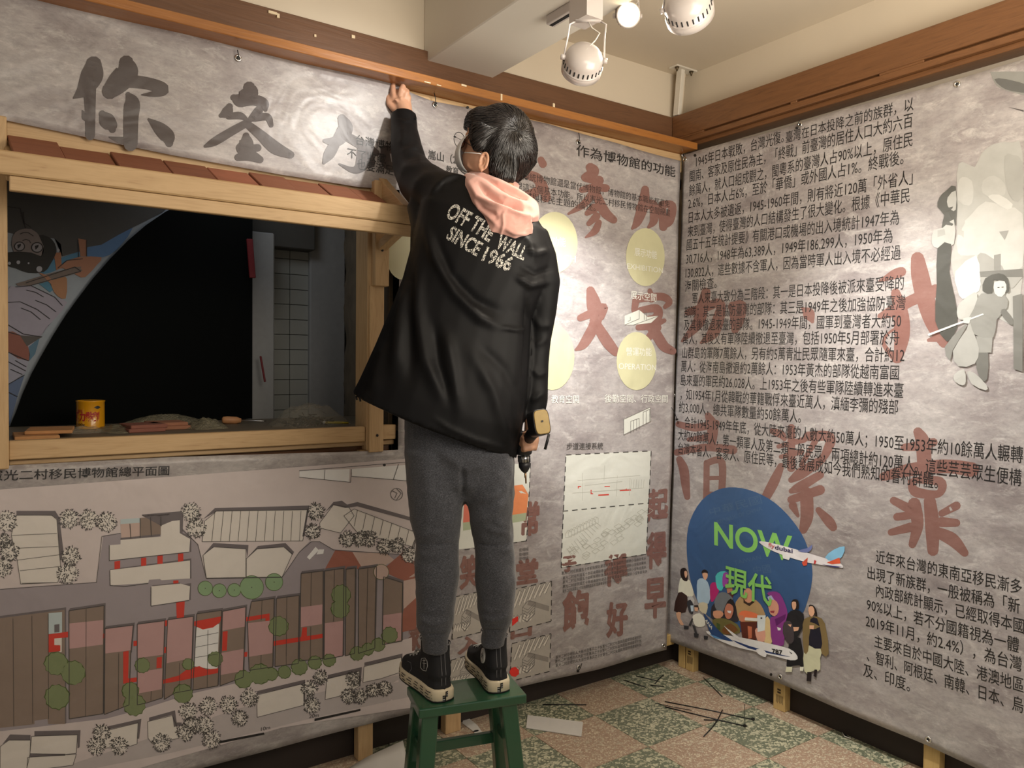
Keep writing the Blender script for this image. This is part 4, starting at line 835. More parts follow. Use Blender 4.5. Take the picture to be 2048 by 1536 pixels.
# ================================================================ grommets and cable ties on the banners
CHR = flat('nickel', (.7, .68, .64), .22, metal=1); BLK = flat('black_nylon', (.012, .012, .012), .35)
def grommet(pl, px, py, par):
    u, v = (pB if pl == 'B' else pR)(px, py); c_ = P3(pl, u, v, .003); n = Vector((0, -1, 0)) if pl == 'B' else Vector((-1, 0, 0))
    a = Vector((1, 0, 0)) if pl == 'B' else Vector((0, 1, 0)); b = Vector((0, 0, 1)); m = MB(); rings = []
    for r, h in ((.011, 0), (.0105, .002), (.008, .003), (.0055, .002), (.0045, -.001)):
        rings.append([c_+n*h+(a*math.cos(t)+b*math.sin(t))*r for t in [2*math.pi*i/16 for i in range(16)]])
    m.loft(rings, cap=False); o = m.build('eyelet', CHR, par)
    m = MB(); m.loft([[c_+n*.0006+(a*math.cos(t)+b*math.sin(t))*.0052 for t in [2*math.pi*i/12 for i in range(12)]], [c_+n*.0001+(a*math.cos(t)+b*math.sin(t))*.0052 for t in [2*math.pi*i/12 for i in range(12)]]]); m.build('eyelet_hole', INK, o)
    return c_
for p in ((473,120),(866,212),(1152,286),(1151,1331),(1321,1289),(1361,312)): grommet('B', *p, banB)
for p in ((1375,320),(1920,171),(1605,251),(1338,1268),(1567,1351),(1862,1476),(1352,790)): grommet('R', *p, banR)
def dot(pl, px, py, par, r=3):
    decal('screw_hole', pl, [pix(pl, ell(px, py, r, r, 10))], INK, par, 3)
for p in ((931,217),(765,932-3)): dot('B', *p, banB)
dot('R', 1548, 1347, banR); dot('R', 1395, 312, banR)
def tie(label, pts, r=.0016, head=True, cat='cable tie', group=None):
    m = MB(); P = [Vector(p) for p in pts]
    m.tube(P, r, 6); 
    t = m.build('cable_tie', BLK, None)
    tag(t, label, cat, group)
    if head:
        h = P[-1]; s = r*2.4; box('tie_head', h.x-s, h.x+s, h.y-s, h.y+s, h.z-s, h.z+s, BLK, t, .0005)
    return t
def btie(label, pl, a, b, out=.006, mid=None):
    f = pB if pl == 'B' else pR; A = P3(pl, *f(*a), out); B_ = P3(pl, *f(*b), out*.7); M = (A+B_)/2+(A-P3(pl, *f(*a), 0)).normalized()*.004
    return tie(label, [A, M, B_])
btie('short black tie fixing the banner top between the first two brush characters', 'B', (470,106), (473,122), .012)
btie('black tie with a loose tail beside the raised hand', 'B', (862,188), (866,210), .012)
btie('black tie at the banner top above the heading right of the head', 'B', (1150,268), (1152,288), .012)
btie('black tie sticking up from the top edge of the right banner', 'R', (1609,240), (1600,258), .010)
btie('black tie hooked on the lower edge near the stool', 'B', (1155,1322), (1148,1338), .010)
btie('thin black tie at the corner where the banners meet, halfway up', 'B', (1334,814), (1347,838), .012)

# ================================================================ timber frame with awning and shelf
fr = thing('timber_frame', 'raw pine window frame with a small tiled awning and a shelf of clutter', 'frame', (-2.1, 0, 1.1))
def B_(name, *a, mat=None, par=fr, bevel=.0025): return box(name, *a, mat, par, bevel)
B_('post', -2.70, -2.6095, -.045, .0, 1.112, 2.048, mat=PINE[2])
B_('post', -1.5665, -1.536, -.012, .09, 1.10, 2.0, mat=PINE[2])
B_('post', -1.553, -1.500, -.045, -.013, 1.672, 1.86, mat=PINE[2])
o = beam2('post', (-1.540, -.006, 1.674), (-1.540, -.006, 1.094), .055, .028, PINE[2], fr, up=(0, 1, 0)); o.location.x += .006
B_('post', -1.465, -1.448, .03, .09, 1.0, 2.0, mat=GREY)
B_('sill_board', -2.609, -1.5675, -.004, .03, 1.131, 1.183, mat=PINE[0])
B_('sill_board', -1.512, -1.448, .0, .03, 1.134, 1.186, mat=PINE[0])
B_('sill_board', -2.609, -1.45, .012, .05, 1.114, 1.13, mat=PINE[0])
B_('lower_rail', -2.609, -1.45, .03, .07, 1.05, 1.113, mat=BROWN[0])
B_('shelf_board', -2.609, -1.27, .0305, .6, 1.16, 1.178, mat=GREY)
B_('top_rail', -2.61, -1.53, .004, .035, 1.96, 2.07, mat=PINE[0])
B_('top_rail', -1.447, .0, .004, .04, 2.30, 2.383, mat=PINE[0])
B_('fascia_board', -2.64, -1.479, -.215, -.19, 1.862, 1.921, mat=PINE[0], bevel=.004)
B_('fascia_board', -2.609, -1.482, -.211, -.19, 1.824, 1.8605, mat=PINE[0], bevel=.002)
beam2('rafter', (-1.512, .0, 2.03), (-1.512, -.188, 1.905), .03, .05, PINE[1], fr)
beam2('rafter', (-1.575, .0, 1.97), (-1.575, -.188, 1.87), .03, .04, PINE[1], fr)
beam2('rafter', (-2.6, .0, 1.97), (-2.6, -.188, 1.87), .03, .04, PINE[1], fr)
B_('stud_end', -1.553, -1.515, -.04, .0, 1.93, 2.035, mat=PINE[2])
beam2('brace', (-1.53, -.02, 1.80), (-1.50, -.185, 1.875), .035, .03, PINE[1], fr)
TC = wood('terracotta_tile', (.30, .115, .06), (.20, .07, .04), 0, .4, .7)
TC2 = flat('terracotta_worn', (.38, .14, .08), .75, noise_amt=.25, scale=18)
xsl = [-2.598, -2.478, -2.352, -2.212, -2.088, -1.962, -1.846, -1.735, -1.628, -1.535]
for i in range(9):
    a, b = xsl[i]+.0018, xsl[i+1]-.0018; dz = (.010, .0, .006, .004, .002, .006, .001, .004, .001)[i]
    za, zb = 1.905+dz, 1.998+dz; y0, y1 = -.187, -.012; sk = .012
    v = [(a, y0, za), (b, y0, za), (b-sk, y1, zb), (a-sk, y1, zb)]; v += [(p[0], p[1]+.004, p[2]-.012) for p in v]
    o = mk('roof_tile', v, [(0, 1, 2, 3), (7, 6, 5, 4), (0, 4, 5, 1), (1, 5, 6, 2), (2, 6, 7, 3), (3, 7, 4, 0)], TC2 if i == 4 else TC, fr); addbevel(o, .002)
# bolts
for x, z, y in ((-1.527, 1.795, -.046), (-1.531, 1.152, -.021)):
    m = MB(); m.ball((x, y, z), .005, 8, 5); m.build('bolt_head', BLK, fr)
# lower studs of the frames
for i, (x0, x1, y0) in enumerate(((-1.586, -1.53, .004), (-1.233, -1.165, .004))):
    B_('stud', x0, x1, y0, y0+.04, 0, 1.1 if i == 0 else 2.3, mat=PINE[2])
fr2 = thing('timber_frame', 'raw yellow pine stud frame behind the right wall banner, feet showing below', 'frame', (.02, -.7, 0))
for y0, y1, z1 in ((-.104, -.058, 2.3), (-.592, -.537, 2.3), (-1.204, -1.149, 2.3)): box('stud', .006, .044, y0, y1, 0, z1, PINEY, fr2, .002)
box('stud', .006, .044, -.052, -.013, 0, 2.3, PINEY, fr2, .002)
box('rail', .006, .04, -1.149, -.592, .14, .19, PINEY, fr2, .002); box('rail', -.09, -.002, .004, .03, .10, .15, PINEY, fr2, .002)
STP = flat('stamp_ink', (.05, .03, .015), .8)
for y, zz in ((-.565, .085), (-.082, .09)):
    m = MB()
    for k, (dy, dz, w, h) in enumerate([(0, 0, .016, .007), (0, -.011, .016, .007)]): m.box(.0052, .0059, y+dy-w/2, y+dy+w/2, zz+dz-h/2, zz+dz+h/2)
    for k in range(7): m.box(.0052, .0059, y-.018+k*.005, y-.0165+k*.005, zz-.05-random.random()*.008, zz-.022)
    m.build('stamp_print', STP, fr2, False)

# ================================================================ mural and cloth behind the opening
mur = thing('mural_panel', 'dim cartoon mural panel leaning upside down behind the shelf', 'mural', (-2.6, .62, 1.18))
box('panel', -3.2, -1.79, .618, .63, 1.179, 2.25, flat('mural_ground', c8(150,158,166), .7), mur, 0)
def mu(c_, pts, lay=1, ox=0, oy=380, s=240/1536, name='painted_patch'):
    P = [on(ox+x*s, oy+y*s, 1, .616-lay*.0006) for x, y in (smoothpoly(pts, 2) if len(pts) > 4 else pts)]
    bm = bmesh.new(); f = bm.faces.new([bm.verts.new(p) for p in P]); bmesh.ops.triangulate(bm, faces=[f])
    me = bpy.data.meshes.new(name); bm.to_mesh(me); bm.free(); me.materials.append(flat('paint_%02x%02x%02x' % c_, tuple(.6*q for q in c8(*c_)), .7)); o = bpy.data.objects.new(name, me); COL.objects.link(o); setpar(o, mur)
def mul(pts, w=9, lay=6, ox=0, oy=380, s=240/1536):
    P = []
    m = MB()
    for q in seg(pts, w): m.add([on(ox+x*s, oy+y*s, 1, .616-lay*.0006) for x, y in q], [(0, 1, 2, 3)])
    m.build('painted_line', flat('paint_line', c8(52,48,48), .7), mur, False)
mu((96,94,92), [(-100,-100),(1500,-100),(2300,100),(1700,480),(1300,700),(1120,740),(800,850),(760,760),(700,620),(-100,500)], .5)
mu((104,160,196), [(780,870),(1010,790),(1010,860),(760,1000),(640,1060),(520,1060),(640,900),(720,890)], 1); mu((110,150,200), [(1120,730),(1300,700),(1700,480),(1500,760),(1320,860),(1120,850)], 1); mu((100,160,190), [(500,1200),(620,1160),(680,1280),(640,1310)], 1)
mu((198,140,110), [(1000,620),(1110,640),(1110,850),(1030,850)], 2); mu((204,146,116), [(740,1020),(820,930),(1000,860),(1300,860),(1240,960),(1130,1080),(1040,1120),(820,1000)], 2); mu((204,150,110), [(660,1140),(830,1100),(860,1200),(840,1390),(740,1360),(670,1260)], 2); mu((204,140,104), [(690,800),(780,800),(790,980),(720,1030)], 3)
mu((150,134,124), [(200,1200),(960,985),(1030,1010),(1030,1050),(680,1150),(400,1220)], 3); mu((204,150,118), [(500,1060),(600,1090),(670,1160),(660,1210),(560,1110)], 4)
mu((166,152,148), [(160,600),(250,510),(400,500),(520,600),(560,720),(540,830),(440,860),(180,800)], 3); mu((58,56,52), [(500,580),(620,600),(700,680),(720,800),(640,960),(560,1050),(360,1060),(200,1000),(90,960),(80,800),(400,800),(530,850),(560,720)], 4)
for cx, cy, rx, ry in ((250,722,70,62),(475,735,76,68)):
    mu((52,48,48), ell(cx, cy, rx, ry, 16), 5); mu((188,182,186), ell(cx, cy, rx-12, ry-12, 16), 5.5); mu((52,48,48), [(cx-30, cy-20), (cx+20, cy-35), (cx+15, cy-5), (cx-20, cy+30)], 6)
for cx, cy, r in ((235,925,24),(120,938,20),(366,936,12),(503,1012,38),(745,770,20)): mu((206,206,214), ell(cx, cy, r, r, 10), 6)
mu((196,190,206), [(80,1300),(220,1240),(400,1230),(700,1370),(860,1440),(700,1650),(600,1750),(470,1900),(380,2060),(200,2080),(80,1960)], 2)
mul([(255,565),(300,545),(360,545),(430,590)]); mul([(290,650),(330,630),(380,650),(390,680)]); mul([(80,210),(260,235),(330,490)]); mul([(300,280),(310,420),(400,480)])
for p in ([(340,1280),(460,1310),(560,1370)],[(450,1410),(600,1470),(720,1560)],[(270,1510),(400,1560),(520,1660)],[(80,1440),(260,1430),(480,1530),(640,1650)],[(200,1240),(400,1225),(700,1370),(800,1480)],[(740,1000),(860,900),(1060,880)],[(1000,640),(1010,860)],[(1110,640),(1110,850)],[(330,1190),(960,985),(1035,1040),(400,1220)]): mul(p)
Z6 = 240/1024
mu((176,112,96), [(60,270),(170,300),(240,400),(245,520),(60,440)], 3, 0, 600, Z6); mu((196,196,214), [(60,440),(245,520),(220,620),(70,720)], 3, 0, 600, Z6); mu((120,140,178), [(70,720),(210,640),(150,820),(80,1080)], 3, 0, 600, Z6); mu((110,150,176), [(245,400),(340,320),(300,460),(250,520)], 3, 0, 600, Z6); mu((110,104,100), [(170,300),(360,315),(230,395)], 3.5, 0, 600, Z6)
for p in ([(60,440),(245,520)],[(60,520),(220,605)],[(130,515),(225,570)],[(90,590),(190,635)],[(70,720),(210,640)],[(60,205),(200,290),(360,315)],[(60,270),(170,300)],[(70,785),(150,825)]): mul(p, 6, 7, 0, 600, Z6)
# black cloth panel with a curved left edge
edge = [(20,862),(33,822),(46,786),(64,746),(86,706),(108,668),(132,630),(158,594),(187,556),(220,518),(255,482),(292,450),(330,424),(372,402)]
PB = [on(x, y, 1, .600) for x, y in edge]; PB += [Vector((-1.785, .60, 2.06)), Vector((-1.785, .60, 1.1795))]
PB[0].z = 1.1795
m = MB(); n = len(PB); m.v = PB+[p+Vector((0, .008, 0)) for p in PB]; m.f = [tuple(range(n)), tuple(range(2*n-1, n-1, -1))]+[(i, i+n, (i+1) % n+n, (i+1) % n) for i in range(n)]
clo = m.build('black_board', flat('black_velvet', (.0035, .0042, .004), .95, spec=.1), None, False); tag(clo, 'big matt black board with one curved edge behind the shelf', 'board')
# red curtain clip and strip at the right of the black board
RDC = flat('red_plastic', (.15, .006, .010), .6)
o = beam2('red_strap', W(499,478,2.985), W(505,556,2.985), .024, .010, RDC, None, up=(0, 1, 0)); tag(o, 'upper dark red strap beside the black board', 'strap')
o = beam2('red_strap', W(521,712,3.1), W(530,764,3.1), .008, .006, RDC, None, up=(0, 1, 0)); tag(o, 'small lower red strap hanging by the pale pilaster', 'strap')

# ================================================================ clutter on the shelf (top at z = 1.178)
SH = 1.1785
tin = thing('tin_can', 'yellow glue tin with red lettering on the shelf', 'tin', (-2.34, .40, SH))
cx, cy = -2.372, .40; R_ = .0435
m = MB(); rings = []
for r, z in ((.0405, 0), (R_, .0015), (R_, .004), (.042, .006), (.042, .088), (R_, .0905), (R_, .0935), (.041, .094), (.0405, .091)):
    rings.append([(cx+r*math.cos(t), cy+r*math.sin(t), SH+z) for t in [2*math.pi*i/36 for i in range(36)]])
m.loft(rings); m.build('can_body', flat('tin_yellow', c8(214,150,20), .3, coat=.5), tin)
m = MB(); m.loft([[(cx+r*math.cos(t), cy+r*math.sin(t), SH+z) for t in [2*math.pi*i/36 for i in range(36)]] for r, z in ((.0395, .0912), (.0395, .0918), (.031, .0918), (.030, .0898), (.001, .0898))]); m.build('lid', CHR, tin)
def canprint(s, a0, width, z0, h, mat, off=.02):
    v, f = glyphs(s, off); x0 = min(p[0] for p in v); x1 = max(p[0] for p in v)
    bm = bmesh.new(); vv = [bm.verts.new((p[0], p[1], 0)) for p in v]
    for q in f:
        try: bm.faces.new([vv[i] for i in q])
        except ValueError: pass
    k = math.ceil(x0/.15)
    while k*.15 < x1:
        bmesh.ops.bisect_plane(bm, geom=bm.verts[:]+bm.edges[:]+bm.faces[:], plane_co=(k*.15, 0, 0), plane_no=(1, 0, 0), dist=1e-6); k += 1
    for p in bm.verts:
        a = a0+(p.co.x-x0)/(x1-x0)*width; p.co = Vector((cx+.0424*math.cos(a), cy+.0424*math.sin(a), SH+z0+(p.co.y+.08)/.9*h))
    me = bpy.data.meshes.new('can_print'); bm.to_mesh(me); bm.free(); me.materials.append(mat); o = bpy.data.objects.new('can_print', me); COL.objects.link(o); setpar(o, tin)
RDI = flat('tin_red', (.42, .03, .02), .4)
av = math.atan2(CAM.y-cy, CAM.x-cx)
canprint('強力黏劑', av-1.35, 2.0, .028, .028, RDI, .05); canprint('工業用', av-1.2, .6, .055, .010, RDI); canprint('500g', av-1.1, .7, .012, .009, flat('tin_black', (.02, .02, .02), .4))
m = MB()
for k in range(10):
    a = av+.25+k*.05; h = .004*math.sin(k/9*3.14)+.001
    for j in (0,): m.add([(cx+.0425*math.cos(a), cy+.0425*math.sin(a), SH+.072-h), (cx+.0425*math.cos(a+.05), cy+.0425*math.sin(a+.05), SH+.072-h), (cx+.0425*math.cos(a+.05), cy+.0425*math.sin(a+.05), SH+.072+h), (cx+.0425*math.cos(a), cy+.0425*math.sin(a), SH+.072+h)], [(0, 1, 2, 3)])
m.build('can_print', flat('tin_black', (.02, .02, .02), .4), tin, False)
TCS = flat('clay_slab', (.34, .15, .085), .8, noise_amt=.2, scale=20)
def slab(label, p, w, d, h, rot, z=SH, mat=TCS, grp=None, cat='tile'):
    v, f = boxvf(-w/2, w/2, -d/2, d/2, 0, h); c_, s_ = math.cos(rot), math.sin(rot)
    o = mk('clay_tile', [(p[0]+x*c_-y*s_, p[1]+x*s_+y*c_, z+zz) for x, y, zz in v], f, mat); addbevel(o, .002); return tag(o, label, cat, grp)
TCO = flat('clay_slab_orange', (.50, .25, .10), .8, noise_amt=.2, scale=20)
slab('orange clay tile at the left end of the shelf, under another', (-2.54, .135), .11, .17, .011, .0, SH, TCO)
slab('clay tile lying skewed on the tile at the left end of the shelf', (-2.50, .18), .12, .17, .010, -.12, SH+.0115, TCO)
_a, _b = pZ(282, 862, SH), pZ(338, 857, SH)
ts = [(_a, 1, 1, .35), (_b, 1, 1, .12), ((_a[0]+.008, _a[1]+.004), 1, 1, .30), ((_b[0]-.008, _b[1]+.008), 1, 1, .10)]
for i, (p, w, d, r) in enumerate(ts):
    slab(['dusky clay tile at the bottom left of the middle pile', 'clay tile at the bottom right of the middle pile', 'clay tile on top left of the middle pile', 'brighter clay tile on top right of the middle pile'][i], (p[0], p[1]), .112, .12, .012, r*.5, SH+(.0115 if i > 1 else 0), TCS if i % 2 else flat('clay_slab_dusky', (.24, .09, .06), .8, noise_amt=.2))
def plastic(name, col, alpha):
    m, nt, b = newmat(name); b.inputs['Base Color'].default_value = (*col, 1); b.inputs['Roughness'].default_value = .18
    tr = N(nt, 'ShaderNodeBsdfTransparent'); mx = N(nt, 'ShaderNodeMixShader'); mx.inputs[0].default_value = alpha
    nt.links.new(tr.outputs[0], mx.inputs[1]); nt.links.new(b.outputs[0], mx.inputs[2]); nt.links.new(mx.outputs[0], nt.nodes['Material Output'].inputs[0])
    g = N(nt, 'ShaderNodeNewGeometry'); n = N(nt, 'ShaderNodeTexNoise'); n.inputs['Scale'].default_value = 60; n.inputs['Distortion'].default_value = 2
    bp = N(nt, 'ShaderNodeBump'); bp.inputs['Strength'].default_value = .9; bp.inputs['Distance'].default_value = .01
    nt.links.new(g.outputs['Position'], n.inputs['Vector']); nt.links.new(n.outputs['Fac'], bp.inputs['Height']); nt.links.new(bp.outputs[0], b.inputs['Normal']); return m
BAG = plastic('clear_bag_film', (.50, .46, .36), .26); BAGF = plastic('fogged_bag_film', (.30, .27, .18), .6)
def bag(label, c_, rx, ry, h, mat, seed, cat='bag', ptd=.0):
    v = []; f = []; n, m_ = 40, 14
    for i in range(m_+1):
        t = i/m_
        for j in range(n):
            a = 2*math.pi*j/n; d = Vector((math.cos(a), math.sin(a), 0)); k = 1+.22*noise.noise(Vector((d.x*2+seed, d.y*2, 1)))+.10*noise.noise(Vector((d.x*7+seed, d.y*7, t*4)))
            z = h*(1-t*t)*(1+.45*noise.noise(Vector((d.x*3*t+seed, d.y*3*t, 5))))*(1-.25*abs(noise.noise(Vector((d.x*12*t+seed, d.y*12*t, 9)))))
            v.append((c_[0]+rx*t*k*d.x*(1+ptd*max(0, d.x)), c_[1]+ry*t*k*d.y, SH+.0008+max(0, z)))
    for i in range(m_):
        for j in range(n): f.append((i*n+j, i*n+(j+1) % n, (i+1)*n+(j+1) % n, (i+1)*n+j))
    b = len(v); v += [(p[0], p[1], SH+.0003) for p in v[-n:]]
    for j in range(n): f.append((b-n+j, b-n+(j+1) % n, b+(j+1) % n, b+j))
    o = mk('plastic_bag', v, f, mat, None, True); return tag(o, label, cat)
bag('flat grey plastic bag on the shelf right of the yellow tin', (pZ(232, 862, SH)), .06, .10, .02, BAGF, 1)
bag('fogged plastic bag lying on the right end of the tile pile', (pZ(412, 856, SH)), .07, .07, .032, BAGF, 5)
bag('limp plastic bag behind the tile pile', (pZ(330, 846, SH)), .15, .06, .030, BAGF, 9)
bag('small clear bag of metal bits at the left of the yellow tin', (-2.41, .24), .07, .04, .02, BAG, 3)
_bc = pZ(612, 851, SH)
bb = bag('big crumpled clear bag full of black ties by the pilaster', pZ(612, 851, SH), .125, .10, .075, BAG, 12, ptd=.35)
m = MB(); rn = random.Random(3)
for k in range(170):
    a = rn.random()*6.28; r = .085*math.sqrt(rn.random()); p = Vector((_bc[0]+r*math.cos(a), _bc[1]+r*.75*math.sin(a), SH+.004+rn.random()*.045*(1-r/.1)))
    q = p+Vector((rn.uniform(-1, 1), rn.uniform(-1, 1), rn.uniform(-.3, .4)))*.028; m.tube([p, q], .0016, 5)
o = m.build('black_ties', flat('glossy_black', (.015, .016, .015), .15), bb); o['kind'] = 'stuff'
# screwdriver
sdv = thing('screwdriver', 'screwdriver with a worn wooden handle behind the clay tiles', 'screwdriver', (-1.86, .30, SH))
_p = pZ(444, 848, SH); A_ = Vector((_p[0], _p[1], SH+.0145)); D_ = Vector((.97, -.14, -.05)).normalized()
m = MB(); m.tube([A_, A_+D_*.004, A_+D_*.018, A_+D_*.05, A_+D_*.058, A_+D_*.066], [.008, .0125, .0142, .0135, .010, .008], 14); m.build('handle', flat('handle_wood', (.55, .27, .12), .5, noise_amt=.2), sdv)
m = MB(); m.tube([A_+D_*.064, A_+D_*.145, A_+D_*.155], [.0028, .0028, .0012], 8); m.build('shaft', flat('steel', (.55, .55, .55), .3, metal=1), sdv)
# yellow cutter
kn = thing('utility_knife', 'small yellow utility knife on the shelf next to the post', 'knife', (-1.60, .2, SH))
m = MB(); m.tube([(-1.655, .155, SH+.010), (-1.64, .15, SH+.011), (-1.60, .145, SH+.009), (-1.572, .14, SH+.008)], [.0065, .009, .008, .006], 10, squash=(.6, (0, 0, 1))); m.build('handle', flat('knife_yellow', (.62, .50, .04), .4), kn)
m = MB(); m.ball((-1.657, .155, SH+.011), .007, 8, 6); m.build('end_cap', flat('knife_grey', (.5, .5, .46), .4), kn); m = MB(); m.tube([(-1.645, .146, SH+.018), (-1.625, .143, SH+.0175)], .003, 6); m.build('slider', BLK, kn)
hk = MB(); hk.tube([W(404,834,2.95)+Vector((math.cos(t)*.008, 0, math.sin(t)*.008)) for t in [0, .5, 1, 1.6, 2.2, 2.8, 3.3]], .0018, 6); o = hk.build('metal_hook', CHR, None); tag(o, 'small shiny metal hook standing on the shelf before the black board', 'hook')
def tie2(label, px, ds, r=.0018): return tie(label, [W(x, y, d) for (x, y), d in zip(px, ds)], r)
tie2('left black tie hanging over the sill towards the plan title', [(207,858),(190,868),(175,884),(160,905),(148,922),(133,941)], [2.74,2.70,2.65,2.62,2.61,2.61])
tie2('right black tie hanging over the sill above the plan title', [(202,858),(194,866),(190,885),(187,910),(184,930)], [2.76,2.70,2.65,2.62,2.61])
tie2('black tie lying along the shelf before the yellow tin', [(80,892),(104,883),(130,878),(160,866),(207,858)], [2.60,2.62,2.64,2.71,2.77])

# ================================================================ ceiling lamps
WE = flat('lamp_enamel', (.50, .45, .42), .28, coat=.4, noise_amt=.02); SLOT = flat('vent_slot', (.01, .01, .01), .9); WCAB = flat('white_cable', (.6, .56, .5), .5)
def can_lamp(label, top, pivot, axis, R, Lh, upv, glow=False, bracket=True):
    """track head: dome + skirt along axis (opening direction)"""
    t = thing('spot_lamp', label, 'lamp', tuple(top), 'track spot lamps'); ax = Vector(axis).normalized(); u = ax.orthogonal().normalized() if upv is None else (Vector(upv)-ax*Vector(upv).dot(ax)).normalized(); w = ax.cross(u)
    pivot = Vector(pivot)
    prof = [(-.62, .05), (-.60, .30), (-.52, .58), (-.38, .80), (-.18, .94), (.0, 1.0), (.36, 1.0), (.40, 1.06), (.80, 1.06), (.82, 1.02), (.80, .96), (.42, .92), (.2, .88), (.1, .5), (.1, .02)]
    rings = [[pivot+ax*(a*R)+(u*math.cos(q)+w*math.sin(q))*(b*R) for q in [2*math.pi*i/32 for i in range(32)]] for a, b in prof]
    m = MB(); m.loft(rings); m.build('housing', WE, t)
    m = MB(); m.loft([[pivot+ax*(a*R)+(u*math.cos(q)+w*math.sin(q))*(b*R) for q in [2*math.pi*i/32 for i in range(32)]] for a, b in ((.385, 1.0), (.40, 1.075), (.44, 1.075), (.46, 1.05))], cap=False); m.build('rim', WE, t)
    for k in range(26):
        q = 2*math.pi*(k+.5)/26
        m = MB(); c1 = pivot+ax*(.10*R)+(u*math.cos(q)+w*math.sin(q))*(.998*R); c2 = pivot+ax*(.36*R)+(u*math.cos(q)+w*math.sin(q))*(1.0*R); m.tube([c1, c2], .0021, 6); m.build('vent_slot', SLOT, t)
    m = MB(); m.ball(pivot+ax*((.36 if glow else .05)*R), (R*.62,)*3, 16, 10)
    m.build('bulb', flat('bulb_glow' if glow else 'bulb_lit', (1, .9, .7), .4, emit=((1, .80, .48), 14 if glow else 6)), t)
    if bracket:
        tp = Vector(top); sgn = (1, -1); pts = []
        side = (RT-ax*RT.dot(ax)).normalized()
        for s_ in sgn:
            a = pivot+side*(s_*R*1.06); b = Vector((tp.x, tp.y, tp.z))+RT*(s_*R*.86)
            m = MB(); m.tube([a, a+(b-a)*.6, b-Vector((0, 0, .010))+RT*(s_*.004), b-RT*(s_*R*.25)], .0028, 6); m.tube([a-side*(s_*.004), a+side*(s_*.008)], .008, 8); m.build('bracket_arm', WE, t)
        m = MB(); m.tube([tp-RT*R*.66, tp+RT*R*.66], .010, 8, squash=(.35, (0, 0, 1))); m.build('bracket_bridge', WE, t)
        m = MB(); m.tube([tp, tp+RT*.012-Vector((0, 0, .02)), tp+RT*.034-Vector((0, 0, .035)), tp+RT*.022-Vector((0, 0, .055)), pivot-ax*(.6*R)], .0022, 6); m.build('cable', WCAB, t)
    return t
TR = Z = pZ(1099, 33, 2.535)
o = thing('lighting_track', 'white lighting track under the concrete beam', 'track', (TR[0], TR[1]-1.2, 2.535))
box('rail', TR[0]-.014, TR[0]+.020, TR[1]-2.6, TR[1], 2.505, 2.5345, WE, o, .002); box('rail_slot', TR[0]-.003, TR[0]+.009, TR[1]-2.6, TR[1]-.004, 2.5035, 2.506, SLOT, o, 0)
top1 = W(1176, 42, 2.22)
bx = MB(); bx.box(top1.x-.030, top1.x+.030, top1.y-.03, top1.y+.05, top1.z, 2.503)
lamp1 = can_lamp('white can lamp with vent slots hanging from the track by the beam', top1, W(1168, 118, 2.22), (.42, .80, -.42), .0565, .1, None)
bx.build('adapter', WE, lamp1, False)
lamp2 = can_lamp('glowing lamp facing the camera between the two white cans', W(1255, -20, 2.42), W(1255, 32, 2.44), (-.50, -.72, -.28), .036, .1, None, glow=True)
m = MB(); m.tube([W(1250, 22, 2.47), W(1250, -60, 2.47), W(1250, -150, 2.47)], .008, 8); m.build('stem', WE, lamp2)
lamp3 = can_lamp('larger white can lamp cut by the top edge, right of the glow', W(1375, -58, 2.2), W(1374, 5, 2.2), (.80, .45, -.40), .066, .1, None)
m = MB(); m.tube([W(1375, -58, 2.2), W(1375, -150, 2.2)], .010, 8); m.build('stem', WE, lamp3)
o = thing('lighting_track', 'white lighting track on the ceiling above the two right lamps', 'track', (-.9, -1.2, 2.7))
q1, q2 = W(1250, -150, 2.47), W(1375, -150, 2.2); beam2('rail', q1+(q1-q2)*.5, q2+(q2-q1)*1.5, .034, .03, WE, o)
m = MB(); 
for q in (q1+(q1-q2)*.3, q2+(q2-q1)*.9): m.tube([q, (q.x, q.y, 2.785)], .006, 6)
m.build('hanger', WE, o)
# conduit in the far corner
cd = thing('conduit', 'white conduit with a screwed ceiling bracket in the far corner', 'pipe', (.03, .06, 2.5))
a, b = Vector((.012, .03, 2.784)), Vector((.012, .05, 2.575)); beam2('pipe', a, b, .034, .022, flat('conduit_white', (.66, .62, .54), .5), cd, up=(1, 0, 0)); beam2('pipe', a+Vector((.035, .03, 0)), b+Vector((.035, .03, -.0)), .03, .03, PLASTER, cd, up=(1, 0, 0))
box('bracket', -.05, .085, -.005, .045, 2.777, 2.7845, flat('conduit_white', (.66, .62, .54)), cd, .001)
for x in (-.035, .06): m = MB(); m.tube([(x, .01, 2.777), (x, .01, 2.768), (x, .01, 2.758)], [.011, .006, .003], 10); m.build('screw', flat('screw_dark', (.12, .09, .05), .4, metal=.6), cd)

# ================================================================ things on the floor
def ftie(label, px, r=.0023, head=True): return tie(label, [Vector((*pZ(x, y, .0025), .0025)) for x, y in px], r, head)
o1, o2 = (1040, 1280), 600/2048
def f2(pts): return [(o1[0]+x*o2, o1[1]+y*o2) for x, y in pts]
ftie('lone black tie lying straight right of the stool', f2([(157,440),(300,441),(453,442)]), head=False)
ftie('black tie on the green tile near the corner, headed by another tie', f2([(793,246),(880,265),(932,277)]), head=False)
ftie('short black tie crossing another near the corner', f2([(922,298),(945,270),(980,238)]), head=False)
ftie('black tie lying just left of the crossing pair', f2([(706,273),(790,300),(860,323)]), head=False)
ftie('tiny black tie below the crossing pair', f2([(890,308),(940,315),(982,317)]), head=False)
ftie('single black tie lying aslant below the right banner', f2([(1254,258),(1320,325),(1380,386)]), head=False)
ftie('topmost long black tie of the fan of ties', f2([(990,420),(1300,480),(1590,543)]))
ftie('middle thin black tie of the fan, short', f2([(920,430),(1050,458),(1172,480)]), .0013, False)
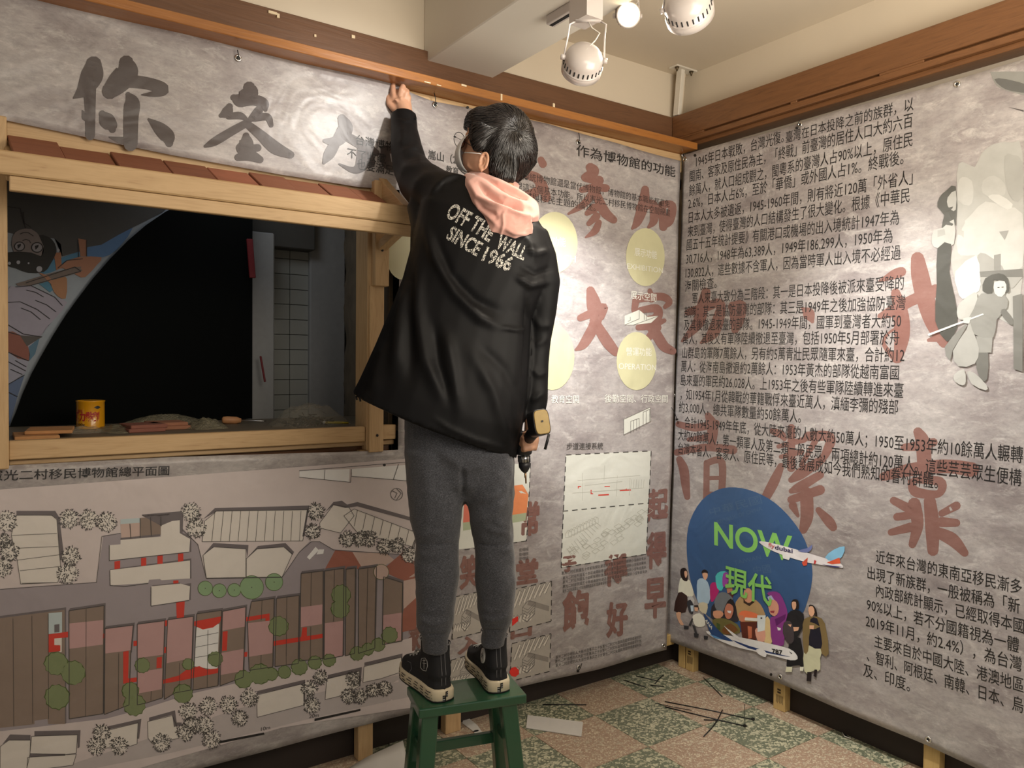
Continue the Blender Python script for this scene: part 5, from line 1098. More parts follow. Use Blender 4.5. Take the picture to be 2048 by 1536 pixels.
ftie('thick black tie of the fan ending in a head', f2([(990,456),(1250,520),(1535,588)]))
ftie('curved black tie crossing the whole fan', f2([(1254,658),(1310,600),(1350,545),(1382,478)]), head=False)
ftie('short black tie lying level under the fan', f2([(1255,545),(1350,547),(1420,560)]), head=False)
tie('black tie sticking up at the right end of the fan', [Vector((*pZ(1490,1450,0), .003)), W(1489,1425,2.93), W(1489.5,1408,2.93)], .0012, False)
ftie('black tie on the floor behind the stool at the left', [(778,1490),(777,1470),(776,1458)], head=False)
WP = flat('white_card', (.66, .64, .60), .6, noise_amt=.03)
q = [pZ(x, y, .001) for x, y in ((1052,1457),(1055,1432),(1166,1446),(1163,1474))]
m = MB(); m.v = [Vector((a, b, .0012)) for a, b in q]+[Vector((a, b, .006)) for a, b in q]; m.f = [(3, 2, 1, 0), (4, 5, 6, 7)]+[(i, (i+1) % 4, (i+1) % 4+4, i+4) for i in range(4)]
o = m.build('card_strip', WP, None, False); addbevel(o, .001); tag(o, 'flat white card strip lying on the pink floor tile', 'card')
q = [pZ(x, y, .001) for x, y in ((925,1448),(928,1430),(938,1438),(955,1452),(966,1468),(971,1492),(955,1480),(948,1465),(935,1455))]
n = len(q); m = MB(); m.v = [Vector((a, b, .001)) for a, b in q]+[Vector((a, b, .004)) for a, b in q]; m.f = [tuple(range(n-1, -1, -1)), tuple(range(n, 2*n))]+[(i, (i+1) % n, (i+1) % n+n, i+n) for i in range(n)]
o = m.build('scraper_blade', WP, None, False); tag(o, 'white plastic scraper with a hole lying behind the stool legs', 'scraper')
m = MB(); hx, hy = pZ(952, 1462, .004); m.loft([[(hx+.012*math.cos(t), hy+.007*math.sin(t), z) for t in [2*math.pi*i/12 for i in range(12)]] for z in (.0041, .0046)]); m.build('hole', SLOT, o)
# curled white sheet at the bottom
v = []; f = []; A2 = [(690,1540,.0),(735,1513,.01),(770,1497,.03),(806,1481,.06)]; B2 = [(640,1600,0),(720,1600,0),(790,1600,0),(830,1590,.02)]
for i in range(13):
    t = i/12; k = min(2, int(t*3)); s = t*3-k
    a = Vector([A2[k][j]+(A2[k+1][j]-A2[k][j])*s for j in range(3)]); b = Vector([B2[k][j]+(B2[k+1][j]-B2[k][j])*s for j in range(3)])
    for j in range(7):
        p = a.lerp(b, j/6); z = p.z+.004+.03*math.sin(t*3)*(1-j/6); x, y = pZ(p.x, p.y, z); v.append((x, y, z))
for i in range(12):
    for j in range(6): f.append((i*7+j, i*7+j+1, (i+1)*7+j+1, (i+1)*7+j))
o = mk('paper_sheet', v, f, WP, None, True); sd = o.modifiers.new('t', 'SOLIDIFY'); sd.thickness = .0008; tag(o, 'curled white paper sheet on the floor left of the stool', 'paper')
m = MB(); q = [Vector((*pZ(x, y, .004), .004)) for x, y in ((1684,1466),(1688,1473),(1702,1478),(1690,1474))]; m.v = q+[p+Vector((0, 0, .004)) for p in q]; m.f = [(0, 1, 2, 3), (7, 6, 5, 4), (0, 4, 5, 1), (1, 5, 6, 2), (2, 6, 7, 3), (3, 7, 4, 0)]
o = m.build('paper_scrap', WP, None, False); tag(o, 'tiny white paper scrap by the right wall base', 'scrap')

# ================================================================ green stool
GRNP = flat('green_gloss_paint', (.018, .085, .042), .28, coat=.5, noise_amt=.12, scale=12, bump=.05)
stl = thing('stool', 'small green painted wooden stool under the standing person', 'stool', (-1.5, -.58, 0))
HS = .45
FL = Vector((*pZ(838, 1420, HS), HS)); FR_ = Vector((*pZ(1054, 1389, HS), HS)); ux = (FR_-FL).normalized(); uy = Vector((-ux.y, ux.x, 0)); Wd = (FR_-FL).length; Dp = .165
def sp(a, b, z): return FL+ux*a+uy*b+Vector((0, 0, z-HS))
m = MB(); m.v = [sp(a, b, z) for z in (HS-.027, HS) for a, b in ((0, 0), (Wd, 0), (Wd, Dp), (0, Dp))]; m.f = [(3, 2, 1, 0), (4, 5, 6, 7)]+[(i, (i+1) % 4, (i+1) % 4+4, i+4) for i in range(4)]
o = m.build('seat', GRNP, stl, False); addbevel(o, .004, 2)
legs = {}
for i, (a, b, da, db) in enumerate(((.035, .028, -.035, -.03), (Wd-.05, .028, .045, -.03), (.035, Dp-.028, -.035, .035), (Wd-.05, Dp-.028, .045, .035))):
    T_ = sp(a, b, HS-.026); Bt = sp(a+da, b+db, .0); legs[i] = (T_, Bt)
    m = MB(); d = .019
    m.v = [T_+ux*x*1.25+uy*y for x, y in ((-d, -d), (d, -d), (d, d), (-d, d))]+[Bt+ux*x*1.1+uy*y for x, y in ((-d, -d), (d, -d), (d, d), (-d, d))]
    m.f = [(0, 1, 2, 3), (7, 6, 5, 4)]+[(i2, i2+4, (i2+1) % 4+4, (i2+1) % 4) for i2 in range(4)]; o = m.build('leg', GRNP, stl, False); addbevel(o, .003)
def at_h(i, z): T_, Bt = legs[i]; t = (T_.z-z)/(T_.z-Bt.z); return T_.lerp(Bt, t)
beam2('rung', at_h(0, .30), at_h(2, .30), .018, .03, GRNP, stl); beam2('rung', at_h(1, .30), at_h(3, .30), .018, .03, GRNP, stl)
beam2('rung', at_h(2, .265), at_h(3, .265), .018, .032, GRNP, stl); beam2('rung', at_h(0, .13), at_h(1, .13), .018, .032, GRNP, stl)


# ================================================================ the person on the stool
FH = Vector((FW.x, FW.y, 0)).normalized(); RH = Vector((FH.y, -FH.x, 0)); ZU = Vector((0, 0, 1))
per = thing('person', 'person in black jacket and pink hood standing on the stool, reaching up', 'person', (-1.5, -.55, .45))
def M(px, d): return px*d/FPX
def ringLR(l, r, d, dh, n=28, e=2.3, dl=0, dr=0):
    a = W(l[0], l[1], d+dl); b = W(r[0], r[1], d+dr); c_ = (a+b)/2; ax = (b-a)/2; out = []
    for k in range(n):
        t = 2*math.pi*k/n; co, si = math.cos(t), math.sin(t)
        out.append(c_+ax*(math.copysign(abs(co)**(2/e), co))+FH*(dh*math.copysign(abs(si)**(2/e), si)))
    return out
def ridged(lines, post=None):
    """fold lines seen on the near side: (pts_px, width_px, amp_m)"""
    SG = []
    for pts, w, amp in lines:
        n = len(pts)-1
        for i, (p, q) in enumerate(zip(pts[:-1], pts[1:])): SG.append((p, q, w, amp, i/n, 1/n, id(pts)))
    def fn(co, nn):
        v = (co-CAM).normalized(); fc = -nn.dot(v)
        if fc < .05: 
            return post(co, nn) if post else co
        x, y = px_of(co); best = {}
        for (x0, y0), (x1, y1), w, amp, t0, dt, k in SG:
            if x < min(x0, x1)-3*w or x > max(x0, x1)+3*w or y < min(y0, y1)-3*w or y > max(y0, y1)+3*w: continue
            dx, dy = x1-x0, y1-y0; l2 = dx*dx+dy*dy; t = max(0, min(1, ((x-x0)*dx+(y-y0)*dy)/l2)); d = math.hypot(x-x0-dx*t, y-y0-dy*t)
            T = t0+dt*t; val = amp*math.exp(-(d/w)**2)*min(1, 4*T+.15, 4*(1-T)+.15)
            if abs(val) > abs(best.get(k, 0)): best[k] = val
        co = co + nn*(sum(best.values())*min(1, fc*1.6))
        return post(co, nn) if post else co
    return fn
SKIN = flat('skin', (.56, .31, .20), .5, noise_amt=.07, scale=30); SKIN.node_tree.nodes['Principled BSDF'].inputs['Subsurface Weight'].default_value = .12
SKIN.node_tree.nodes['Principled BSDF'].inputs['Subsurface Radius'].default_value = (.01, .004, .002)

# head frame
HC = W(988, 288, 2.385)
hf = (-RH*.86+FH*.42+ZU*.30).normalized(); hu = (ZU-hf*ZU.dot(hf)).normalized(); hs_ = hf.cross(hu).normalized()   # front, up, side
if hs_.dot(FH) > 0: hs_ = -hs_          # side towards the camera
def HP(f, u, s): return HC+hf*f+hu*u+hs_*s
# ---- body (one continuous surface)
b = MB()
b.ball(HP(.006, .0, 0), (.084, .066, .092), 24, 16, (hf, hs_, hu))
b.ball(HP(.028, -.055, 0), (.062, .056, .062), 18, 12, (hf, hs_, hu))
b.tube([HP(.03, -.075, .04), HP(.058, -.088, 0), HP(.03, -.075, -.04)], [.022, .024, .022], 12)
b.tube([HP(.088, .008, 0), HP(.100, -.018, 0), HP(.106, -.030, 0), HP(.094, -.040, 0)], [.006, .010, .013, .008], 10)     # nose
b.tube([HP(.075, .024, .038), HP(.088, .026, .015), HP(.088, .026, -.015), HP(.075, .024, -.038)], .009, 8)       # brow
for s_ in (1, -1):
    b.ball(HP(.076, .004, .032*s_), .0125, 10, 8); 
b.tube([HP(.086, -.058, .018), HP(.092, -.058, 0), HP(.086, -.058, -.018)], .007, 8)
neck = W(1000, 372, 2.37)
b.tube([HP(-.02, -.06, 0), neck, W(985, 430, 2.34)], [.048, .044, .06], 18)
# trunk
b.loft([ringLR((915, 410), (1025, 430), 2.335, .05), ringLR((868, 440), (1070, 500), 2.33, .085), ringLR((860, 520), (1060, 560), 2.32, .09), ringLR((850, 640), (1030, 680), 2.29, .085), ringLR((845, 760), (1010, 770), 2.27, .085), ringLR((830, 850), (1015, 850), 2.26, .09), ringLR((830, 930), (1012, 930), 2.25, .085)])
LA = [(895, 420, 2.34, .040), (860, 392, 2.41, .034), (826, 352, 2.50, .030), (816, 300, 2.57, .029), (813, 255, 2.63, .029), (811, 226, 2.665, .026), (803, 205, 2.68, .029)]
b.tube([W(x, y, d) for x, y, d, r in LA], [r for *_, r in LA], 16)
RA = [(1058, 500, 2.33, .036), (1078, 580, 2.325, .032), (1078, 660, 2.33, .026), (1073, 740, 2.32, .022), (1068, 800, 2.295, .022), (1066, 836, 2.28, .025), (1066, 868, 2.28, .027)]
b.tube([W(x, y, d) for x, y, d, r in RA], [r for *_, r in RA], 16)
for lg in ([(870, 900, 2.24, .08), (872, 1000, 2.23, .068), (874, 1085, 2.22, .050), (872, 1160, 2.21, .046), (872, 1240, 2.19, .030), (870, 1300, 2.19, .026)], [(975, 900, 2.25, .08), (980, 1000, 2.24, .068), (987, 1085, 2.24, .050), (990, 1160, 2.24, .046), (988, 1240, 2.25, .030), (987, 1285, 2.25, .026)]):
    b.tube([W(x, y, d) for x, y, d, r in lg], [r for *_, r in lg], 14)
# left hand: palm, four fingers, thumb
b.tube([W(811, 228, 2.665), W(803, 212, 2.675), W(797, 198, 2.68), W(794, 186, 2.685)], [.027, .037, .040, .030], 18, squash=(.52, FH))
def fing(pts, r): b.tube([W(x, y, d) for x, y, d in pts], r, 10)
fing([(789, 196, 2.668), (786, 182, 2.672), (786, 172, 2.682), (788, 165, 2.694)], [.0115, .0105, .0095, .0075])       # index, reaching up
fing([(800, 192, 2.662), (803, 180, 2.655), (806, 173, 2.664), (806, 176, 2.684)], [.0115, .011, .0105, .009])          # middle, bent
fing([(809, 196, 2.664), (813, 186, 2.662), (814, 182, 2.675), (811, 187, 2.69)], [.011, .0105, .010, .008])
fing([(815, 204, 2.668), (818, 196, 2.668), (818, 193, 2.68), (815, 198, 2.692)], [.0095, .009, .0085, .007])
fing([(790, 218, 2.672), (779, 207, 2.672), (776, 196, 2.682), (781, 185, 2.694)], [.014, .012, .0105, .008])        # thumb along the left side
for a_, b_2 in (((806, 214), (790, 198)), ((810, 214), (801, 195))): b.tube([W(*a_, 2.655), W(*b_2, 2.650)], [.004, .005], 6)
# right hand round the drill grip
b.tube([W(1066, 862, 2.28), W(1066, 880, 2.275), W(1064, 900, 2.27)], [.027, .031, .024], 16, squash=(.6, RT))
for i, (y, x0) in enumerate(((898, 1044), (887, 1042), (877, 1043), (868, 1047))):
    r = (.010, .0105, .010, .009)[i]; b.tube([W(1068, y-4, 2.262), W(1060, y-2, 2.238), W(x0+5, y, 2.232), W(x0, y+1, 2.246), W(x0+3, y+1, 2.262)], [r, r, r, r*.95, r*.85], 10)
b.tube([W(1068, 872, 2.29), W(1058, 884, 2.305), W(1050, 900, 2.30), W(1049, 908, 2.292)], [.013, .0115, .0105, .008], 10)
body = b.remesh('body', SKIN, per, .0034, 5)
# near ear (a bowl with a rim), kept as its own part
m = MB(); E0 = W(964, 326, 2.315); el = -RT; eu = (UP*.97+RT*.16).normalized(); en = (-FW*.9+RT*.35).normalized()
rim = []
for i in range(17):
    t = math.radians(-62+i*290/16); rim.append(E0-el*(M(7.2, 2.3)*math.cos(t)+M(1, 2.3))+eu*(M(17.5, 2.3)*math.sin(t)+M(1, 2.3))+en*(.010+.004*math.cos(t)))
m.tube(rim, [.0035]+[.0046]*13+[.0052, .006, .006], 8)
m.tube([E0-eu*.017+en*.008+el*.004, E0-eu*.025+en*.008, E0-eu*.020+en*.009-el*.005], [.006, .0065, .005], 8)
m.tube([E0+eu*.014+en*.009-el*.002, E0+eu*.004-el*.006+en*.011, E0-eu*.009-el*.004+en*.010, E0-eu*.014+el*.003+en*.009], .0036, 8)
m.ball(E0+en*.002, (.0125, .0065, .028), 12, 8, (el, en, eu)); m.ball(E0+el*.009-eu*.003+en*.009, .0045, 8, 6)
m.remesh('ear', SKIN, per, .0022, 3)
# ---- trousers
def hfab(name, c1, c2, rough=.95):
    m, nt, bb_ = newmat(name); L = nt.links; g = N(nt, 'ShaderNodeNewGeometry'); n = N(nt, 'ShaderNodeTexNoise'); n.inputs['Scale'].default_value = 420; n.inputs['Detail'].default_value = 2
    mpn = N(nt, 'ShaderNodeMapping'); mpn.inputs['Scale'].default_value = (.6, .6, 1.6); L.new(g.outputs['Position'], mpn.inputs['Vector']); L.new(mpn.outputs[0], n.inputs['Vector'])
    col = ramp(nt, n.outputs['Fac'], [(.35, c1), (.55, c2), (.72, tuple(x*1.8 for x in c2))]); L.new(col, bb_.inputs['Base Color']); bb_.inputs['Roughness'].default_value = rough
    bb_.inputs['Sheen Weight'].default_value = .25
    bp = N(nt, 'ShaderNodeBump'); bp.inputs['Strength'].default_value = .4; bp.inputs['Distance'].default_value = .001; L.new(n.outputs['Fac'], bp.inputs['Height']); L.new(bp.outputs[0], bb_.inputs['Normal']); return m
JOG = hfab('heather_jersey', (.030, .032, .040), (.060, .063, .074))
t = MB()
t.loft([ringLR((812, 800), (1022, 800), 2.26, .115), ringLR((809, 850), (1031, 850), 2.26, .12), ringLR((810, 910), (1030, 910), 2.255, .12), ringLR((813, 965), (1029, 965), 2.25, .105), ringLR((822, 995), (1020, 995), 2.25, .07)])
LL = [(812, 925, 900, .10), (816, 929, 985, .098), (821, 923, 1040, .088), (832, 918, 1086, .074), (831, 917, 1110, .072), (830, 917, 1160, .073), (834, 911, 1210, .068), (834, 905, 1250, .060), (842, 899, 1266, .050), (844, 897, 1280, .047), (845, 896, 1302, .046)]
t.loft([ringLR((l, y), (r, y), 2.24-.05*(y-900)/400, dh) for l, r, y, dh in LL])
RL = [(925, 1029, 900, .10), (931, 1029, 985, .098), (939, 1026, 1040, .088), (948, 1027, 1086, .074), (950, 1030, 1110, .074), (952, 1032, 1160, .075), (956, 1029, 1210, .068), (959, 1023, 1242, .058), (964, 1015, 1260, .047), (963, 1012, 1275, .046), (963, 1010, 1290, .045)]
t.loft([ringLR((l, y), (r, y), 2.25, dh) for l, r, y, dh in RL])
def pantnoise(co, nn):
    return co+nn*(.004*noise.noise(co*14)+.002*noise.noise(co*38))
PL = [([(833, 1088), (875, 1090), (918, 1087)], 2.2, -.005), ([(948, 1088), (985, 1091), (1029, 1087)], 2.2, -.005), ([(1029, 1075), (1000, 1062), (975, 1058)], 6, .007), ([(1030, 1058), (1005, 1050), (985, 1040)], 6, .006), ([(1000, 1105), (1018, 1098), (1030, 1086)], 5, .006),
      ([(835, 1076), (860, 1066), (885, 1062)], 7, .005), ([(835, 1106), (855, 1112), (890, 1108)], 7, .004), ([(1010, 1000), (985, 1030), (955, 1045)], 9, .006), ([(838, 1238), (865, 1248), (900, 1240)], 5, .006), ([(840, 1225), (860, 1232), (880, 1228)], 4, -.004), ([(960, 1232), (985, 1240), (1020, 1230)], 5, .006), ([(960, 1215), (985, 1222), (1005, 1218)], 4, .004),
      ([(842, 1266), (870, 1269), (899, 1266)], 2.2, -.005), ([(963, 1259), (988, 1262), (1014, 1259)], 2.2, -.005), ([(925, 930), (927, 965), (926, 1000)], 5, -.012), ([(850, 940), (860, 1000), (850, 1050)], 12, .005), ([(1000, 940), (985, 990), (960, 1010)], 10, .005), ([(880, 900), (930, 940), (980, 925)], 9, .006), ([(990, 1120), (1005, 1170), (990, 1215)], 12, .004), ([(1020, 960), (1000, 985), (970, 1005)], 6, .004)]
trou = t.remesh('trousers', JOG, per, .0062, 5, ridged(PL, pantnoise))
# ---- jacket
JK = flat('jacket_black', (.0040, .0040, .0048), .55, noise_amt=.15, scale=300, spec=.2)
j = MB()
j.loft([ringLR((912, 352), (1040, 398), 2.35, .055), ringLR((866, 374), (1066, 425), 2.345, .085), ringLR((842, 405), (1094, 466), 2.335, .11), ringLR((834, 448), (1108, 515), 2.325, .125), ringLR((822, 500), (1096, 575), 2.315, .13), ringLR((806, 556), (1062, 640), 2.305, .135), ringLR((780, 622), (1060, 715), 2.30, .15), ringLR((752, 690), (1056, 785), 2.29, .165), ringLR((722, 755), (1044, 858), 2.28, .175), ringLR((707, 784), (1033, 915), 2.28, .18)])
LS = [(905, 408, 2.345, 60), (868, 388, 2.40, 52), (838, 362, 2.47, 43), (820, 332, 2.53, 35), (813, 296, 2.58, 30), (809, 262, 2.63, 26), (808, 240, 2.655, 25.5), (808, 231, 2.662, 25)]
j.tube([W(x, y, d) for x, y, d, r in LS], [M(r, d) for x, y, d, r in LS], 24)
j.tube([W(845, 410, 2.39), W(852, 450, 2.35), W(860, 520, 2.33)], [M(32, 2.39), M(30, 2.35), M(40, 2.33)], 18)
RS = [(1062, 470, 2.325, 36), (1078, 515, 2.32, 36), (1086, 565, 2.315, 35.5), (1083, 625, 2.32, 30.5), (1077, 680, 2.32, 26), (1071, 722, 2.315, 28), (1068, 765, 2.31, 29), (1069, 800, 2.30, 27), (1066, 824, 2.295, 24), (1064, 842, 2.29, 23)]
j.tube([W(x, y, d) for x, y, d, r in RS], [M(r, d) for x, y, d, r in RS], 22)
JL = [([(800, 306), (820, 300), (842, 294)], 7, .006), ([(852, 322), (838, 330), (812, 336), (796, 356)], 8, .008), ([(846, 306), (830, 314), (808, 318)], 5, -.006), ([(872, 345), (850, 350), (832, 366), (824, 400)], 10, .006), ([(900, 366), (872, 380), (850, 410)], 11, .004), ([(803, 250), (806, 275), (800, 292)], 7, .005), ([(786, 238), (808, 243), (832, 239)], 3, .003),
      ([(848, 440), (872, 520), (910, 587), (960, 636), (1000, 655)], 10, .013), ([(870, 470), (900, 550), (950, 600), (1010, 630)], 9, -.008), ([(838, 520), (835, 620), (850, 720), (889, 809)], 13, .014), ([(815, 560), (800, 650), (790, 760)], 14, .014), ([(826, 540), (818, 640), (822, 760)], 11, -.010), ([(890, 660), (905, 740), (918, 830)], 12, .011), ([(868, 640), (878, 730), (900, 800)], 9, -.008), ([(770, 680), (755, 740), (745, 790)], 12, .010),
      ([(940, 700), (985, 780), (1010, 860), (1020, 910)], 12, .009), ([(960, 690), (1010, 740), (1040, 800)], 10, -.006), ([(1000, 655), (1030, 660), (1060, 657)], 4, .006), ([(1061, 600), (1064, 700), (1056, 790), (1030, 880), (1018, 920)], 3, .005), ([(1052, 580), (1052, 680), (1046, 770)], 5, -.010), ([(866, 836), (900, 858), (950, 880), (1020, 900)], 5, .004),
      ([(1030, 552), (1060, 572), (1100, 562)], 6, .010), ([(1040, 530), (1070, 548), (1110, 535)], 6, -.006), ([(1046, 500), (1075, 508), (1098, 500)], 5, .007), ([(1045, 470), (1062, 490), (1068, 530)], 6, .006), ([(1064, 632), (1080, 652), (1108, 650)], 7, .004), ([(1066, 690), (1084, 684), (1100, 672)], 7, .004), ([(1060, 735), (1078, 750), (1098, 742)], 6, .005), ([(1058, 800), (1072, 796), (1094, 780)], 6, .005)]
def jnoise(co, nn): return co+nn*(.0035*noise.noise(co*Vector((9, 9, 4))))
jack = j.remesh('jacket', JK, per, .0066, 4, ridged(JL, jnoise))
# ---- hood
HD = flat('pink_fleece', (.68, .37, .31), .9, noise_amt=.05, scale=200); HD.node_tree.nodes['Principled BSDF'].inputs['Sheen Weight'].default_value = .3
h = MB()
h.tube([W(934, 356, 2.34), W(950, 376, 2.30), W(972, 402, 2.27), W(1000, 428, 2.25), W(1030, 436, 2.26), W(1054, 428, 2.30), W(1058, 414, 2.35)], [M(12, 2.3), M(26, 2.3), M(35, 2.27), M(40, 2.25), M(38, 2.26), M(27, 2.3), M(20, 2.35)], 20)
h.tube([W(975, 430, 2.25), W(1000, 450, 2.235), W(1022, 456, 2.235), W(1052, 446, 2.26)], [M(20, 2.25), M(30, 2.24), M(31, 2.24), M(26, 2.26)], 18)
h.tube([W(940, 352, 2.37), W(962, 356, 2.32), W(998, 372, 2.30), W(1030, 390, 2.30), W(1060, 410, 2.33), W(1066, 422, 2.38)], [M(9, 2.3), M(12, 2.3), M(14, 2.3), M(15, 2.3), M(15, 2.3), M(12, 2.35)], 14)
h.tube([W(1000, 400, 2.42), W(985, 380, 2.40)], [M(50, 2.4), M(45, 2.4)], 16)
def zz(pts): return [(840+x*.15625, 320+y*.15625) for x, y in pts]
HL = [(zz([(600, 250), (740, 470), (900, 545), (1110, 600), (1290, 700), (1420, 735), (1510, 690)]), 5, .012), (zz([(720, 260), (860, 400), (1000, 500), (1180, 570), (1330, 650)]), 8, -.022), (zz([(1040, 370), (1130, 460), (1260, 520), (1400, 590), (1450, 640)]), 4.5, .010), (zz([(900, 250), (1080, 320), (1300, 420), (1480, 540)]), 5, .006), (zz([(1200, 440), (1330, 500), (1420, 560)]), 4, -.007),
      (zz([(1110, 610), (1060, 700), (1070, 830), (1020, 1000)]), 2.6, .006), (zz([(960, 690), (1020, 650), (1090, 620)]), 3, .004), (zz([(1060, 860), (1200, 930), (1400, 960), (1500, 900)]), 4, .007), (zz([(1150, 790), (1250, 850), (1400, 830), (1450, 760)]), 6, -.008), (zz([(680, 480), (760, 620), (880, 720), (1000, 850)]), 4, .007), (zz([(720, 560), (820, 640), (930, 680), (1000, 760)]), 5, -.007), (zz([(740, 700), (820, 830), (950, 950)]), 5, .005), (zz([(1180, 700), (1260, 780), (1380, 790)]), 6, -.005)]
hood = h.remesh('hood', HD, per, .0040, 5, ridged(HL))
# ---- hair
HAIR = flat('black_hair', (.008, .007, .0065), .6, noise_amt=.3, scale=150, spec=.3)
HX = W(1003, 280, 2.40)
k = MB(); k.ball(W(1003, 279, 2.395), (M(66, 2.4), .088, M(68, 2.4)), 28, 20, (RH, FH, ZU))
k.ball(W(1014, 300, 2.385), (M(60, 2.4), .082, M(60, 2.4)), 24, 16, (RH, FH, ZU))
k.ball(W(965, 248, 2.41), (M(34, 2.4), .072, M(30, 2.4)), 20, 14, (RH, FH, ZU))
k.tube([W(1030, 318, 2.39), W(1027, 345, 2.40), W(1022, 366, 2.40)], [M(44, 2.4), M(27, 2.4), M(9, 2.4)], 18, squash=(.9, FH))
k.tube([W(1006, 322, 2.35), W(1006, 345, 2.34), W(1012, 366, 2.34)], [M(30, 2.4), M(26, 2.4), M(18, 2.4)], 14)
k.tube([W(968, 258, 2.33), W(956, 285, 2.325), W(958, 300, 2.325)], [M(26, 2.4), M(15, 2.4), M(9, 2.4)], 14)
k.tube([W(950, 240, 2.40), W(937, 248, 2.40), W(931, 258, 2.41)], [M(20, 2.4), M(10, 2.4), M(4.5, 2.4)], 12)
k.tube([W(948, 240, 2.46), W(936, 250, 2.48)], [M(20, 2.4), M(8, 2.4)], 12)
hair = k.remesh('hair', HAIR, per, .0042, 5)
bvh = BVHTree.FromObject(hair, bpy.context.evaluated_depsgraph_get())
wh = bvh.find_nearest(W(1039, 256, 2.30))[0]
rn = random.Random(11); sm = MB(); hv = [v.co.copy() for v in hair.data.vertices]; hn = [v.normal.copy() for v in hair.data.vertices]
for q in range(4200):
    i = rn.randrange(len(hv)); p = hv[i]; n0 = hn[i]
    if n0.dot(FW) > .35: continue
    if q % 4 == 0: p = wh+Vector((rn.uniform(-1, 1), rn.uniform(-1, 1), rn.uniform(-1, 1)))*.04; p, n0, *_ = bvh.find_nearest(p)
    pts = [p]; P = p.copy(); dist0 = (p-wh).length
    for s_ in range(5):
        loc, n1_, *_ = bvh.find_nearest(P)
        d = (P-wh); d = d-n1_*d.dot(n1_); d = d.normalized() if d.length > 1e-5 else RH
        sw = n1_.cross(d)*(.55*math.exp(-dist0/.05)); dn = -ZU*.35; d = (d+sw+(dn-n1_*dn.dot(n1_))+Vector((rn.uniform(-1, 1), rn.uniform(-1, 1), rn.uniform(-1, 1)))*.16).normalized()
        P = P+d*rn.uniform(.008, .014); loc, n1_, *_ = bvh.find_nearest(P); P = loc+n1_*(.0008+.0028*math.sin((s_+1)/5*3.0)*rn.random()); pts.append(P.copy())
    if pts[0] is p: pts[0] = p-n0*.001
    sm.tube(pts, [.0011, .0012, .0011, .0009, .0006, .0002], 4, cap=False)
st = sm.build('hair_strands', flat('hair_strand', (.016, .013, .012), .26, noise_amt=.5, scale=200, spec=.8), hair); st['kind'] = 'stuff'
# ---- mask and glasses
MK = flat('white_mask', (.70, .70, .70), .8)
m = MB(); rows_ = []; mc = HP(.018, -.040, 0); mdir = (hf*.97-hu*.25).normalized(); mup = (hu-mdir*hu.dot(mdir)).normalized()
for i in range(13):
    a = math.radians(-46+92*i/12); row = []
    for jx in range(17):
        bb2 = math.radians(-56+112*jx/16); k2 = 1+.05*math.cos(a*2)
        row.append(mc+(mdir*(math.cos(a)*math.cos(bb2)*.100)+hs_*(math.sin(bb2)*.069*math.cos(a*.8))+mup*(math.sin(a)*.080))*k2)
    rows_.append(row)
m.v = [p for r in rows_ for p in r]; m.f = [(i*17+jx, i*17+jx+1, (i+1)*17+jx+1, (i+1)*17+jx) for i in range(12) for jx in range(16)]
mask = m.build('face_mask', MK, per); sd = mask.modifiers.new('t', 'SOLIDIFY'); sd.thickness = .0015
m = MB(); m.tube([W(929, 305, 2.335), W(945, 306, 2.312), W(958, 307, 2.305), W(967, 309, 2.312)], .0014, 6); m.tube([W(924, 342, 2.345), W(930, 346, 2.335), W(950, 349, 2.315)], .0014, 6); m.build('ear_loop', MK, mask)
gl = bpy.data.objects.new('glasses', meshdata('glasses', [], [])); COL.objects.link(gl)
bpy.data.objects.remove(gl)
GF = flat('glasses_frame', (.02, .02, .022), .3, metal=.6); m = MB()
def lens(cx_, cy_, d, rx, ry):
    c_ = W(cx_, cy_, d); return [c_+RT*(M(rx, d)*math.cos(t))+UP*(M(ry, d)*math.sin(t))+FW*(.012*math.cos(t)) for t in [2*math.pi*i/25 for i in range(26)]]
L1_ = lens(919, 280, 2.40, 10.5, 15.5); m.tube(L1_, .0011, 6, cap=False)
m.tube([W(908, 273, 2.42), W(911, 274, 2.41)], .0022, 6); m.tube([W(930, 284, 2.39), W(938, 289, 2.36), W(950, 296, 2.33), W(966, 309, 2.312)], .0012, 6); m.tube([W(911, 274, 2.43), W(930, 284, 2.40)], .0007, 6)
gls = m.build('glasses', GF, per)
m = MB(); c_ = W(919, 280, 2.40); m.v = [c_]+L1_[:-1]; m.f = [(0, i+1, (i+1) % 25+1) for i in range(25)]
lm, nt, bb_ = newmat('lens_glass'); tr = N(nt, 'ShaderNodeBsdfTransparent'); gs = N(nt, 'ShaderNodeBsdfGlossy'); gs.inputs['Roughness'].default_value = .05; mx = N(nt, 'ShaderNodeMixShader'); mx.inputs[0].default_value = .07
nt.links.new(tr.outputs[0], mx.inputs[1]); nt.links.new(gs.outputs[0], mx.inputs[2]); nt.links.new(mx.outputs[0], nt.nodes['Material Output'].inputs[0])
m.build('lens', lm, gls)
